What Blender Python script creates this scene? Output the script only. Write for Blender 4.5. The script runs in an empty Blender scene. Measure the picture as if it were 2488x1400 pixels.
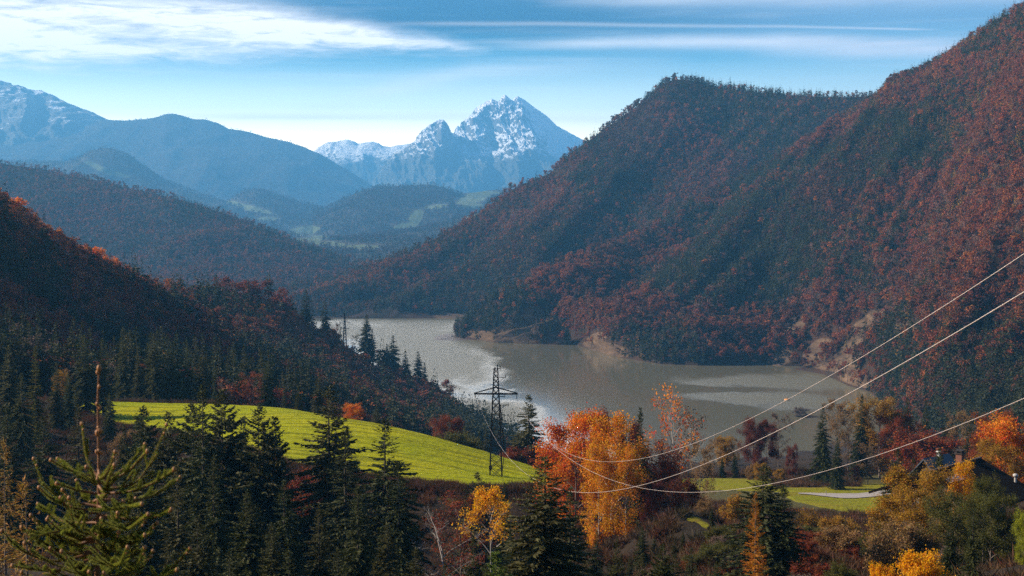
import bpy, math, random
import numpy as np
from math import radians as R, sin, cos, tan, pi

S = bpy.context.scene
COL = S.collection
rng = np.random.default_rng(7)
random.seed(7)

# ------------------------------------------------------------------ camera
FPX = 3455.6                       # focal length in pixels of the 2488 px wide photograph (50 mm on 36 mm)
TILT = math.atan(212 / FPX)
CAMP = np.array([0, 0, 180.0])
cam = bpy.data.cameras.new("camera"); camo = bpy.data.objects.new("camera", cam); COL.objects.link(camo)
cam.sensor_width = 36; cam.lens = 50; cam.clip_start = 0.2; cam.clip_end = 60000
camo.location = CAMP; camo.rotation_euler = (pi / 2 - TILT, 0, 0)
cam.dof.use_dof = True; cam.dof.focus_distance = 260; cam.dof.aperture_fstop = 6.3
S.camera = camo
_f = np.array([0, cos(TILT), -sin(TILT)]); _u = np.array([0, sin(TILT), cos(TILT)]); _r = np.array([1.0, 0, 0])
def un(px, py, Y):
    """photograph pixel at distance Y (along +Y) -> world point(s)"""
    px, py, Y = np.broadcast_arrays(np.asarray(px, float), np.asarray(py, float), np.asarray(Y, float))
    d = _f + ((px - 1244) / FPX)[..., None] * _r + ((700 - py) / FPX)[..., None] * _u
    return CAMP + d * (Y / d[..., 1])[..., None]
def pr(P):
    q = np.asarray(P) - CAMP; d = q @ _f
    return 1244 + FPX * (q @ _r) / d, 700 - FPX * (q @ _u) / d
def shoreY(px, py, z=0.0):
    d = _f + (px - 1244) / FPX * _r + (700 - py) / FPX * _u
    return (z - 180.0) / d[2] * d[1]

# ------------------------------------------------------------------ exposure, sky, sun
S.view_settings.view_transform = 'Standard'; S.view_settings.look = 'None'
S.view_settings.gamma = 1; S.view_settings.exposure = 0.93; S.view_settings.use_curve_mapping = False
S.cycles.max_bounces = 6; S.cycles.diffuse_bounces = 2; S.cycles.glossy_bounces = 2
S.cycles.transmission_bounces = 3; S.cycles.volume_bounces = 1; S.cycles.transparent_max_bounces = 4
S.cycles.use_denoising = False; S.cycles.caustics_reflective = False; S.cycles.caustics_refractive = False
SUN_AZ, SUN_EL = R(-82), R(30)     # left of the view and beyond it
sd = np.array([sin(SUN_AZ) * cos(SUN_EL), cos(SUN_AZ) * cos(SUN_EL), sin(SUN_EL)])
sun = bpy.data.lights.new("sun", 'SUN'); suno = bpy.data.objects.new("sun", sun); COL.objects.link(suno)
sun.energy = 5.0; sun.angle = R(0.53); sun.color = (1.0, 0.85, 0.66)
from mathutils import Vector, Matrix
suno.rotation_euler = Vector(sd).to_track_quat('Z', 'Y').to_euler(); suno.location = (-300, 200, 900)

class X:
    """a tiny expression builder over Math nodes"""
    nt = None
    def __init__(s, sock): s.s = sock
    @staticmethod
    def op(o, *a, clamp=False):
        n = X.nt.nodes.new('ShaderNodeMath'); n.operation = o; n.use_clamp = clamp
        for i, v in enumerate(a):
            if isinstance(v, X): X.nt.links.new(v.s, n.inputs[i])
            else: n.inputs[i].default_value = v
        return X(n.outputs[0])
    def __add__(s, o): return X.op('ADD', s, o)
    __radd__ = __add__
    def __mul__(s, o): return X.op('MULTIPLY', s, o)
    __rmul__ = __mul__
    def __sub__(s, o): return X.op('SUBTRACT', s, o)
    def __rsub__(s, o): return X.op('SUBTRACT', o, s)
    def __truediv__(s, o): return X.op('DIVIDE', s, o)
def sat(x): return X.op('ADD', x, 0.0, clamp=True)
def ss(x, a, b):
    n = X.nt.nodes.new('ShaderNodeMapRange'); n.interpolation_type = 'SMOOTHSTEP'
    X.nt.links.new(x.s, n.inputs[0]); n.inputs[1].default_value = a; n.inputs[2].default_value = b
    return X(n.outputs[0])
def pw(x, pts):
    r = pts[0][1]
    for (x0, y0), (x1, y1) in zip(pts, pts[1:]):
        n = X.nt.nodes.new('ShaderNodeMapRange'); X.nt.links.new(x.s, n.inputs[0])
        n.inputs[1].default_value = x0; n.inputs[2].default_value = x1; n.inputs[3].default_value = 0; n.inputs[4].default_value = y1 - y0
        r = X(n.outputs[0]) + r
    return r
def gauss(x): return X.op('POWER', math.e, X.op('MULTIPLY', x * x, -1.0))
def noise(vec, scale, detail=4, rough=0.55, dist=0.0):
    n = X.nt.nodes.new('ShaderNodeTexNoise'); n.inputs['Scale'].default_value = scale; n.inputs['Detail'].default_value = detail
    n.inputs['Roughness'].default_value = rough; n.inputs['Distortion'].default_value = dist
    if vec is not None: X.nt.links.new(vec, n.inputs['Vector'])
    return X(n.outputs['Fac'])
def comb(x, y, z=0.0):
    n = X.nt.nodes.new('ShaderNodeCombineXYZ')
    for i, v in enumerate((x, y, z)):
        if isinstance(v, X): X.nt.links.new(v.s, n.inputs[i])
        else: n.inputs[i].default_value = v
    return n.outputs[0]
def ramp(fac, stops, interp='LINEAR'):
    n = X.nt.nodes.new('ShaderNodeValToRGB'); n.color_ramp.interpolation = interp
    e = n.color_ramp.elements
    while len(e) < len(stops): e.new(0.5)
    for el, (p, c) in zip(e, stops): el.position = p; el.color = (*c, 1)
    X.nt.links.new(fac.s, n.inputs[0]); return n.outputs[0]
def mixc(fac, a, b, mode='MIX'):
    n = X.nt.nodes.new('ShaderNodeMix'); n.data_type = 'RGBA'; n.blend_type = mode
    for i, v in ((0, fac), (6, a), (7, b)):
        if isinstance(v, X): X.nt.links.new(v.s, n.inputs[i])
        elif hasattr(v, 'is_output'): X.nt.links.new(v, n.inputs[i])
        elif i == 0: n.inputs[i].default_value = v
        else: n.inputs[i].default_value = (*v, 1)
    return n.outputs[2]

W = bpy.data.worlds.new("World"); S.world = W; W.use_nodes = True
X.nt = W.node_tree; nt = X.nt
bg = nt.nodes['Background']
sky = nt.nodes.new('ShaderNodeTexSky'); sky.sky_type = 'NISHITA'; sky.sun_disc = False
sky.sun_elevation = SUN_EL; sky.sun_rotation = SUN_AZ; sky.altitude = 600; sky.air_density = 1.0; sky.dust_density = 0.6; sky.ozone_density = 2.0
tc = nt.nodes.new('ShaderNodeTexCoord'); sx = nt.nodes.new('ShaderNodeSeparateXYZ'); nt.links.new(tc.outputs['Generated'], sx.inputs[0])
dx, dy, dz = (X(sx.outputs[i]) for i in range(3))
az = X.op('ARCTAN2', dx, dy) * (180 / pi); el = X.op('ARCSINE', dz) * (180 / pi)
def A(px): return math.degrees(math.atan((px - 1244) / FPX))
def EL(py): return math.degrees(math.atan((488 - py) / FPX))
# clear-air colour grading of the Nishita sky by elevation (deep blue overhead, pale towards the horizon)
grade = ramp(ss(el, 0, 1) * 0 + X.op('DIVIDE', el, 20.0, clamp=True), [(0.0, (5.4, 3.8, 2.6)), (0.10, (5.0, 3.5, 2.3)), (0.19, (2.5, 2.1, 1.7)), (0.28, (0.22, 0.55, .68)), (0.35, (0.0, 0.10, .20)), (0.55, (.25, .5, .7)), (1.0, (0.16, 0.30, 0.46))])
greyr = ss(az, 0.0, 16.0)
grade = mixc(greyr * 0.75, grade, mixc(1.0, grade, (0.55, 0.62, 0.74), 'SCREEN'))
skyc = mixc(1.0, sky.outputs[0], grade, 'MULTIPLY')
wv = comb(az * 0.16, el * 1.0)
n1 = noise(wv, 1.3, 6, 0.6, 0.6) - 0.5
n2 = noise(comb(az * 0.40 + el * 0.9, el * 2.6 - az * .12), 1.1, 8, 0.7, 0.5) - 0.5
n3 = noise(comb(az * 0.10, el * 2.4, 3.0), 1.2, 4, 0.6, 0.2)
elw = el + n1 * 0.9 + n2 * 0.35
def band(cpts, tpts, epts, soft=1.0, e=None):
    cp = [(A(p), EL(q)) for p, q in cpts]; tp = [(A(p), q / 60.3) for p, q in tpts]; ep = [(A(p), q) for p, q in epts]
    return gauss(((e or elw) - pw(az, cp)) / pw(az, tp)) * pw(az, ep)
cA = band([(-200, 45), (0, 50), (300, 52), (550, 72), (900, 96), (1170, 128)], [(-200, 52), (0, 52), (300, 50), (550, 52), (800, 36), (1000, 20), (1170, 8)], [(-400, .7), (0, .75), (300, .9), (600, 1.25), (900, 1.1), (1080, .6), (1200, 0)])
cB = band([(-200, 122), (0, 126), (350, 140), (750, 138)], [(-200, 54), (0, 50), (350, 32), (750, 14)], [(0, 1.25), (250, 1.0), (450, .55), (760, 0)])
cC = band([(1150, 112), (1500, 108), (1900, 112), (2200, 118)], [(1150, 8), (1500, 15), (1900, 17), (2200, 10)], [(1150, 0), (1400, .5), (1900, .75), (2150, .4), (2350, 0)], e=el + n1 * 0.25)
cD = band([(1850, 140), (2200, 138), (2488, 142), (2700, 145)], [(1850, 12), (2200, 19), (2700, 22)], [(1800, 0), (2100, .7), (2488, .75), (2700, .5)], e=el + n1 * 0.25)
cE = band([(1350, 10), (2000, 2), (2600, 8)], [(1350, 14), (2000, 30), (2600, 30)], [(1300, 0), (1600, .35), (2000, .5), (2600, .55)], e=el + n1 * 0.4)
cF = band([(850, 64), (1300, 62), (1900, 76), (2270, 94)], [(850, 5), (1500, 5), (2270, 2)], [(830, 0), (1100, .22), (1800, .3), (2200, .5), (2285, 0)], e=el + n1 * 0.06)
cG = band([(300, 292), (700, 288), (1200, 286), (1700, 300)], [(300, 8), (700, 9), (1700, 12)], [(300, 0), (600, .55), (1050, .45), (1700, .3)], e=el + n1 * 0.15)
cH = band([(700, 285), (950, 220), (1150, 175), (1500, 160)], [(700, 22), (1500, 22)], [(700, 0), (950, .3), (1200, .28), (1600, .1), (1700, 0)], e=el + n1 * 0.2)
streak = ss(n3, 0.45, 0.8) * pw(el, [(0, .3), (3, .3), (8, .22), (14, .3)])
tex = .98 + n2 * 2.9
cAdded = ss(el + n1 * 1.2, 8.7, 10.5) * pw(el, [(18, 1.0), (28, 0)]) * pw(az, [(-60, 0), (-30, 1.2), (0, 1.2), (10, 0)])  # bright cloud added above the view so the lake's left side reflects silver
cloud = sat((cA + cB) * tex + (cC + cD + cE + cH) * (1.0 + n2 * 0.6) + cF + cG + streak * 0.6)
cloudc = mixc(greyr, (10.0, 9.2, 8.9), (6.6, 6.1, 6.4))
skyc = mixc(cloud * 0.95, skyc, cloudc)
skyc = mixc(sat(cAdded), skyc, (24, 23, 22))
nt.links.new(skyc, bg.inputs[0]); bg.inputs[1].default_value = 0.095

# ------------------------------------------------------------------ numeric helpers
def _hash(ix, iy, s):
    h = (ix.astype(np.int64) * 374761393 + iy.astype(np.int64) * 668265263 + s * 1442695041) & 0xFFFFFFFF
    h = ((h ^ (h >> 13)) * 1274126177) & 0xFFFFFFFF
    return ((h ^ (h >> 16)) & 0xFFFFFF) / float(0xFFFFFF)
def vnoise(x, y, s=0):
    ix = np.floor(x); iy = np.floor(y); fx = x - ix; fy = y - iy
    fx = fx * fx * fx * (fx * (fx * 6 - 15) + 10); fy = fy * fy * fy * (fy * (fy * 6 - 15) + 10)
    a = _hash(ix, iy, s); b = _hash(ix + 1, iy, s); c = _hash(ix, iy + 1, s); d = _hash(ix + 1, iy + 1, s)
    return (a + (b - a) * fx) * (1 - fy) + (c + (d - c) * fx) * fy
def fbm(x, y, s=0, o=5, g=0.5):
    r = 0; a = 1; t = 0
    for k in range(o):
        r = r + a * (vnoise(x * 2 ** k + 17.3 * k, y * 2 ** k - 9.1 * k, s + k) * 2 - 1); t += a; a *= g
    return r / t
def ridged(x, y, s=0, o=5, g=0.5):
    r = 0; a = 1; t = 0
    for k in range(o):
        r = r + a * (1 - np.abs(vnoise(x * 2 ** k + 31.7 * k, y * 2 ** k + 5.3 * k, s + k) * 2 - 1)) ** 2; t += a; a *= g
    return r / t
def mesh(name, V, faces, mats=(), smooth=False, mi=None):
    """faces: list of int arrays (n,k); mi: list of material indices per array"""
    me = bpy.data.meshes.new(name); V = np.asarray(V, np.float32)
    me.vertices.add(len(V)); me.vertices.foreach_set('co', V.ravel())
    faces = [np.asarray(f, np.int32) for f in faces if len(f)]
    tot = np.concatenate([np.full(len(f), f.shape[1], np.int32) for f in faces])
    lp = np.concatenate([f.ravel() for f in faces])
    me.loops.add(len(lp)); me.loops.foreach_set('vertex_index', lp)
    me.polygons.add(len(tot)); me.polygons.foreach_set('loop_start', np.concatenate([[0], np.cumsum(tot)[:-1]]).astype(np.int32))
    if mi is not None: me.polygons.foreach_set('material_index', np.concatenate([np.full(len(f), m, np.int32) for f, m in zip(faces, mi)]))
    me.polygons.foreach_set('use_smooth', np.full(len(tot), smooth))
    for m in mats: me.materials.append(m)
    me.update(calc_edges=True); me.validate()
    return me
def link(name, me, parent=None, mat=None):
    o = bpy.data.objects.new(name, me); COL.objects.link(o)
    if parent is not None: o.parent = parent
    if mat is not None:
        if not me.materials: me.materials.append(None)
        o.material_slots[0].link = 'OBJECT'; o.material_slots[0].material = mat
    return o
def tag(o, label=None, cat=None, group=None, kind=None):
    if label: o['label'] = label
    if cat: o['category'] = cat
    if group: o['group'] = group
    if kind: o['kind'] = kind
    return o
def thing(name, label, cat, loc=(0, 0, 0), rz=0, sc=1, group=None):
    o = bpy.data.objects.new(name, None); COL.objects.link(o); o.empty_display_size = 0.5
    o.location = loc; o.rotation_euler = (0, 0, rz); o.scale = (sc,) * 3 if np.isscalar(sc) else sc
    return tag(o, label, cat, group)
def attr(me, name, vals):
    a = me.attributes.new(name, 'FLOAT', 'POINT'); a.data.foreach_set('value', np.asarray(vals, np.float32).ravel())
class B:
    """collects tubes and boxes into one mesh"""
    def __init__(s): s.V = []; s.Q = []; s.n = 0
    def add(s, V, Q):
        s.V.append(np.asarray(V, float)); s.Q.append(np.asarray(Q, int) + s.n); s.n += len(V)
    def tube(s, P, r, k=6, cap=True):
        P = np.asarray(P, float); r = np.broadcast_to(np.asarray(r, float), (len(P),)); T = np.gradient(P, axis=0)
        T /= np.linalg.norm(T, axis=1)[:, None] + 1e-9
        a = np.array([0, 0, 1.0]) if abs(T[0][2]) < 0.9 else np.array([1.0, 0, 0])
        U = np.cross(T, a); U /= np.linalg.norm(U, axis=1)[:, None] + 1e-9; Wv = np.cross(T, U)
        th = np.arange(k) * 2 * pi / k
        V = (P[:, None] + r[:, None, None] * (np.cos(th)[None, :, None] * U[:, None] + np.sin(th)[None, :, None] * Wv[:, None])).reshape(-1, 3)
        i = np.arange(len(P) - 1)[:, None] * k; j = np.arange(k)[None]; j2 = (j + 1) % k
        Q = np.stack([i + j, i + j2, i + k + j2, i + k + j], -1).reshape(-1, 4)
        s.add(V, Q)
    def beam(s, a, b, w, h=None):
        a = np.asarray(a, float); b = np.asarray(b, float); h = h or w
        t = b - a; t /= np.linalg.norm(t); q = np.array([0, 0, 1.0]) if abs(t[2]) < .95 else np.array([0, 1.0, 0])
        u = np.cross(t, q); u /= np.linalg.norm(u); v = np.cross(u, t)
        V = [p + sx_ * u * w / 2 + sy_ * v * h / 2 for p in (a, b) for sx_, sy_ in ((-1, -1), (1, -1), (1, 1), (-1, 1))]
        s.add(V, [(0, 1, 2, 3), (7, 6, 5, 4), (0, 4, 5, 1), (1, 5, 6, 2), (2, 6, 7, 3), (3, 7, 4, 0)])
    def box(s, c, d, rz=0):
        c = np.asarray(c, float); x, y, z = np.asarray(d, float) / 2
        V = np.array([(-x, -y, -z), (x, -y, -z), (x, y, -z), (-x, y, -z), (-x, -y, z), (x, -y, z), (x, y, z), (-x, y, z)])
        V = V @ np.array([[cos(rz), sin(rz), 0], [-sin(rz), cos(rz), 0], [0, 0, 1]]) + c
        s.add(V, [(3, 2, 1, 0), (4, 5, 6, 7), (0, 1, 5, 4), (1, 2, 6, 5), (2, 3, 7, 6), (3, 0, 4, 7)])
    def me(s, name, mats=(), smooth=False): return mesh(name, np.concatenate(s.V), [np.concatenate(s.Q)], mats, smooth)

# ------------------------------------------------------------------ materials
def newmat(name):
    m = bpy.data.materials.new(name); m.use_nodes = True; X.nt = m.node_tree
    return m, m.node_tree.nodes['Principled BSDF'], m.node_tree.nodes['Material Output']
def pos_out():
    n = X.nt.nodes.new('ShaderNodeNewGeometry'); return n
def plain(name, c, rough=0.7, metal=0.0, var=0.25, scale=3.0):
    m, p, o = newmat(name); tcn = X.nt.nodes.new('ShaderNodeTexCoord')
    n = noise(tcn.outputs['Object'], scale, 5)
    X.nt.links.new(mixc(n, tuple(v * (1 - var) for v in c), tuple(v * (1 + var) for v in c)), p.inputs['Base Color'])
    p.inputs['Roughness'].default_value = rough; p.inputs['Metallic'].default_value = metal
    return m
def leaf(name, cols, transl=0.35, ivar=0.5, clump=None, clump_scale=0.35):
    """cols: colours picked at random per tree; ivar: brightness spread between single leaves; clump: a second colour in patches"""
    m, p, o = newmat(name); nt = X.nt
    oi = nt.nodes.new('ShaderNodeObjectInfo'); g = pos_out()
    k = len(cols)
    c = ramp(X(oi.outputs['Random']), [(i / max(1, k - 1), cc) for i, cc in enumerate(cols)])
    isl = X(g.outputs['Random Per Island'])
    tcn = nt.nodes.new('ShaderNodeTexCoord')
    if clump:
        nz = noise(tcn.outputs['Object'], clump_scale, 3)
        c = mixc(ss(nz + (isl - 0.5) * 0.25, 0.42, 0.6), c, clump)
    v = isl * ivar + (1 - ivar / 2)
    h = nt.nodes.new('ShaderNodeHueSaturation'); nt.links.new(c, h.inputs['Color']); nt.links.new(v.s, h.inputs['Value'])
    hv = X.op('FRACT', isl * 7.13) * 0.05 + 0.475; nt.links.new(hv.s, h.inputs['Hue'])
    p.inputs['Roughness'].default_value = 0.75; p.inputs['Specular IOR Level'].default_value = 0.25
    nt.links.new(h.outputs[0], p.inputs['Base Color'])
    t = nt.nodes.new('ShaderNodeBsdfTranslucent'); nt.links.new(h.outputs[0], t.inputs['Color'])
    mx = nt.nodes.new('ShaderNodeMixShader'); mx.inputs[0].default_value = transl
    nt.links.new(p.outputs[0], mx.inputs[1]); nt.links.new(t.outputs[0], mx.inputs[2]); nt.links.new(mx.outputs[0], o.inputs[0])
    return m
M = {}
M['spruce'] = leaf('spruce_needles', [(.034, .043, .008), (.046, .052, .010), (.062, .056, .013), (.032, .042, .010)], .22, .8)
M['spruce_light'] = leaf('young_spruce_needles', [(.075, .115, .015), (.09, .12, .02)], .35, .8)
M['spruce_lit'] = leaf('sunlit_spruce_needles', [(.075, .080, .026), (.090, .085, .030), (.065, .080, .026)], .3, .9)  # lighter copy of the spruce needles, sunlight put into the colour
M['pine'] = leaf('pine_needles', [(.07, .075, .028), (.055, .07, .025)], .25, .8)
M['larch'] = leaf('larch_needles', [(.30, .12, .008), (.38, .14, .008), (.27, .14, .02)], .4, .7)
M['larch_pale'] = leaf('larch_needles_pale', [(.22, .13, .035), (.28, .15, .03)], .35, .8)
M['orange'] = leaf('beech_leaves_orange', [(.72, .26, .010), (.74, .28, .010)], .45, 1.0, clump=(.52, .085, .006), clump_scale=.22)
M['rust'] = leaf('beech_leaves_rust', [(.26, .055, .012), (.32, .065, .010)], .4, .8, clump=(.12, .03, .012))
M['crimson'] = leaf('beech_leaves_crimson', [(.13, .028, .016), (.16, .032, .016)], .4, .8)
M['yellow'] = leaf('birch_leaves_yellow', [(.62, .29, .006), (.66, .32, .006)], .45, 1.0, clump=(.55, .19, .006), clump_scale=.2)
M['bright_yellow'] = leaf('maple_leaves_yellow', [(.72, .36, .004), (.68, .30, .004)], .45, .6)
M['ochre'] = leaf('ochre_leaves', [(.40, .20, .012), (.44, .22, .012)], .42, .8, clump=(.23, .13, .018), clump_scale=.35)
M['olive'] = leaf('olive_leaves', [(.10, .095, .012), (.12, .10, .014)], .4, .8, clump=(.06, .065, .012))
M['lime'] = leaf('green_leaves', [(.22, .26, .012), (.26, .27, .012)], .45, .7)
M['tan'] = leaf('tan_leaves', [(.20, .12, .045), (.25, .14, .05)], .35, .8)
M['greybrown'] = leaf('bare_twigs_greybrown', [(.13, .085, .06), (.16, .10, .07)], .1, .7)
M['bark'] = plain('bark', (.055, .04, .03), .9)
M['bark_pale'] = plain('pale_bark', (.30, .27, .24), .85, var=.5, scale=1.5)
M['bark_grey'] = plain('grey_bark', (.13, .10, .08), .9)
# forest trees seen from far away
M['f_spruce'] = leaf('forest_spruce', [(.020, .030, .010), (.030, .038, .011), (.044, .046, .013), (.022, .032, .012)], .15, .8)
M['f_beech'] = leaf('forest_beech', [(.15, .043, .016), (.21, .052, .015), (.16, .050, .019), (.25, .062, .014), (.17, .054, .019), (.30, .092, .015)], .25, .8)
M['f_orange'] = leaf('forest_orange', [(.27, .07, .016), (.33, .11, .016), (.25, .055, .016)], .3, .7)
M['f_bare'] = leaf('forest_bare', [(.16, .085, .055), (.19, .10, .068), (.16, .082, .062)], .15, .7)
M['f_dark'] = leaf('forest_dark_beech', [(.080, .032, .014), (.062, .028, .015), (.098, .036, .014)], .2, .8)
M['f_larch'] = leaf('forest_larch', [(.30, .17, .03), (.34, .18, .025), (.22, .16, .04)], .3, .7)

def ground_mat(name, base, alt, rockc=None, grassc=None, scale=0.05, bump=0.4):
    m, p, o = newmat(name); nt = X.nt; g = pos_out(); P = g.outputs['Position']
    n = noise(P, scale, 8, .6); n2_ = noise(P, scale * 9, 6, .65)
    c = mixc(ss(n * .6 + n2_ * .4, .38, .62), base, alt)
    def at(nm):
        a = nt.nodes.new('ShaderNodeAttribute'); a.attribute_name = nm; return X(a.outputs['Fac'])
    if rockc:
        mp = nt.nodes.new('ShaderNodeMapping'); mp.inputs['Rotation'].default_value = (0.5, 0.6, 0.3); mp.inputs['Scale'].default_value = (.25, .25, 1.6)
        nt.links.new(P, mp.inputs[0]); st = noise(mp.outputs[0], .09, 8, .7, .4)
        rc = ramp(st, [(.3, tuple(v * .22 for v in rockc)), (.48, tuple(v * .8 for v in rockc)), (.56, rockc), (.72, tuple(min(1, v * 1.7) for v in rockc))])
        rk = at('rock'); c = mixc(ss(rk + (n2_ - .5) * .7, .4, .6), c, rc)
    if grassc:
        gr = at('grass'); gc = mixc(n2_, tuple(v * .75 for v in grassc), tuple(v * 1.2 for v in grassc))
        c = mixc(ss(gr + (n2_ - .5) * .35, .42, .58), c, gc)
    nt.links.new(c, p.inputs['Base Color']); p.inputs['Roughness'].default_value = .95; p.inputs['Specular IOR Level'].default_value = .15
    b = nt.nodes.new('ShaderNodeBump'); b.inputs['Strength'].default_value = bump; b.inputs['Distance'].default_value = 1.0 / scale * .05
    nt.links.new(n2_.s, b.inputs['Height']); nt.links.new(b.outputs[0], p.inputs['Normal'])
    return m
M['floor'] = ground_mat('forest_floor', (.045, .022, .014), (.025, .018, .012), rockc=(.105, .067, .041), scale=.03)
M['ground'] = ground_mat('undergrowth_ground', (.032, .018, .009), (.015, .011, .007), grassc=(.07, .06, .014), scale=.08, bump=.8)
M['valley'] = ground_mat('valley_ground', (.05, .05, .02), (.07, .06, .03), scale=.004)
M['farhill'] = ground_mat('far_forest', (.030, .032, .018), (.055, .034, .022), grassc=(.095, .115, .050), scale=.02, bump=.6)

def meadow_mat(name, c1, c2, dry):
    m, p, o = newmat(name); nt = X.nt; g = pos_out(); P = g.outputs['Position']
    sp = nt.nodes.new('ShaderNodeSeparateXYZ'); nt.links.new(P, sp.inputs[0]); x, y = X(sp.outputs[0]), X(sp.outputs[1])
    big = noise(P, .03, 4); fine = noise(P, 1.1, 6, .7)
    # mowing lines run along the contour; shadow of grass rows put in as colour
    wob = noise(comb(x * .02, y * .05), 1.0, 4) * 9.0
    line = noise(comb(x * .03, y * .36 + x * .05 + wob * .3), 1.0, 5, .6, .3)
    tuft = noise(comb(x * .35, y * 1.6), 1.0, 5, .7)
    c = mixc(ss(big + (fine - .5) * .3, .35, .65), c1, c2)
    c = mixc(ss(line * .7 + tuft * .3, .50, .62) * .8, c, dry)
    rows_ = X.op('SINE', (y + x * .10 + noise(comb(x * .012, y * .03), 1.0, 3) * 26.0) * 1.25)
    c = mixc(ss(rows_ + (tuft - .5) * 2.4 + (big - .5) * 2.0, .45, 1.1) * .6, c, dry)
    nt.links.new(c, p.inputs['Base Color']); p.inputs['Roughness'].default_value = .95; p.inputs['Specular IOR Level'].default_value = .04
    b = nt.nodes.new('ShaderNodeBump'); b.inputs['Strength'].default_value = .9; b.inputs['Distance'].default_value = .9
    h = line * 1.2 + tuft * .7 + fine * .25; nt.links.new(h.s, b.inputs['Height']); nt.links.new(b.outputs[0], p.inputs['Normal'])
    t = nt.nodes.new('ShaderNodeBsdfTranslucent'); nt.links.new(c, t.inputs['Color'])
    return m
M['meadow'] = meadow_mat('meadow_grass', (.275, .295, .003), (.36, .335, .004), (.10, .11, .003))  # last colour darkens the stripes, standing in for grass-row shadow
M['meadow_far'] = meadow_mat('pasture_grass', (.17, .185, .008), (.23, .20, .012), (.15, .10, .022))
M['strip'] = meadow_mat('thin_grass', (.13, .14, .012), (.16, .15, .014), (.10, .07, .02))
M['road'] = plain('pale_asphalt', (.27, .235, .21), .95, var=.3, scale=.25)
M['steel'] = plain('rusty_dark_steel', (.030, .020, .018), .7, .3)
M['steel_far'] = plain('weathered_steel', (.05, .05, .055), .7, .3)
M['cable'] = plain('aluminium_cable', (.55, .45, .40), .45, .5, var=.1)
M['glassy'] = plain('insulator_glaze', (.35, .34, .32), .2)
M['roof_dark'] = plain('dark_roof_tiles', (.010, .008, .007), .95, var=.4); M['roof_dark'].node_tree.nodes['Principled BSDF'].inputs['Specular IOR Level'].default_value = .05
M['roof_tin'] = plain('blue_grey_tin', (.055, .065, .085), .6, .2)
M['plaster'] = plain('white_plaster', (.62, .60, .56), .9, var=.1)
M['wood'] = plain('dark_wood', (.05, .03, .02), .85)
M['brick'] = plain('chimney_brick', (.16, .06, .04), .9)
M['white'] = plain('white_paint', (.36, .34, .32), .6, var=.08)
M['glass'] = plain('roof_glass', (.22, .26, .30), .12)
M['orange_paint'] = plain('orange_plastic', (.55, .22, .03), .6)

# ------------------------------------------------------------------ hills: sheets between a ridge line and a foot line
def loft(rows, x0, x1, nu, nv, smooth=0.0):
    """rows: lists of (px, py, distance) from the ridge down to the foot; returns grid of points (nv, nu, 3)"""
    px = np.linspace(x0, x1, nu); R_ = []
    for r in rows:
        r = np.array(r, float); R_.append(un(px, np.interp(px, r[:, 0], r[:, 1]), np.interp(px, r[:, 0], r[:, 2])))
    R_ = np.array(R_)
    k = max(1, int(nu * smooth))
    if k > 1:
        w = np.hanning(2 * k + 1); w /= w.sum()
        for j in range(len(R_)):
            for c in range(3): R_[j, :, c] = np.convolve(np.pad(R_[j, :, c], k, mode='reflect', reflect_type='odd'), w, 'valid')
    d = [0]
    for a, b in zip(R_, R_[1:]): d.append(d[-1] + np.linalg.norm(a - b, axis=1).mean())
    d = np.array(d) / d[-1]; v = np.linspace(0, 1, nv); out = np.empty((nv, nu, 3))
    # monotone-ish cubic across rows
    m = np.gradient(R_, d, axis=0) if len(R_) > 2 else np.repeat((R_[1:] - R_[:1]), 2, 0)
    for i, t in enumerate(v):
        j = min(np.searchsorted(d, t, 'right') - 1, len(R_) - 2); h = d[j + 1] - d[j]; s = (t - d[j]) / h
        h00 = 2 * s**3 - 3 * s**2 + 1; h10 = s**3 - 2 * s**2 + s; h01 = -2 * s**3 + 3 * s**2; h11 = s**3 - s**2
        out[i] = h00 * R_[j] + h10 * h * m[j] * .7 + h01 * R_[j + 1] + h11 * h * m[j + 1] * .7
    return out
def grid_faces(nv, nu):
    i = np.arange(nv - 1)[:, None] * nu; j = np.arange(nu - 1)[None]
    return np.stack([i + j, i + nu + j, i + nu + j + 1, i + j + 1], -1).reshape(-1, 4)
def ell(px, py, cx, cy, rx, ry, rot=0):
    c, s = cos(R(rot)), sin(R(rot)); dx_ = px - cx; dy_ = py - cy
    q = ((dx_ * c + dy_ * s) / rx) ** 2 + ((-dx_ * s + dy_ * c) / ry) ** 2
    return np.clip(1.5 - q, 0, 1)
def hill(name, G, mat, back=True, drop=60, backrun=250, attrs=None, label=None):
    nv, nu = G.shape[:2]; A_ = G
    if back:                                   # the far side falls away behind the ridge
        n = 6; ext = []
        for k in range(n, 0, -1):
            e = G[0].copy(); t = k / n; e[:, 1] += backrun * t; e[:, 0] *= (1 + backrun * t / np.maximum(G[0][:, 1], 1)); e[:, 2] -= drop * t ** 1.4; ext.append(e)
        A_ = np.concatenate([np.array(ext), G], 0)
    me = mesh(name, A_.reshape(-1, 3), [grid_faces(*A_.shape[:2])], [M[mat] if isinstance(mat, str) else mat], True)
    px, py = pr(A_.reshape(-1, 3))
    for k, f in (attrs or {}).items(): attr(me, k, f(px, py))
    o = link(name, me); o['kind'] = 'structure'
    return o

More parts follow.
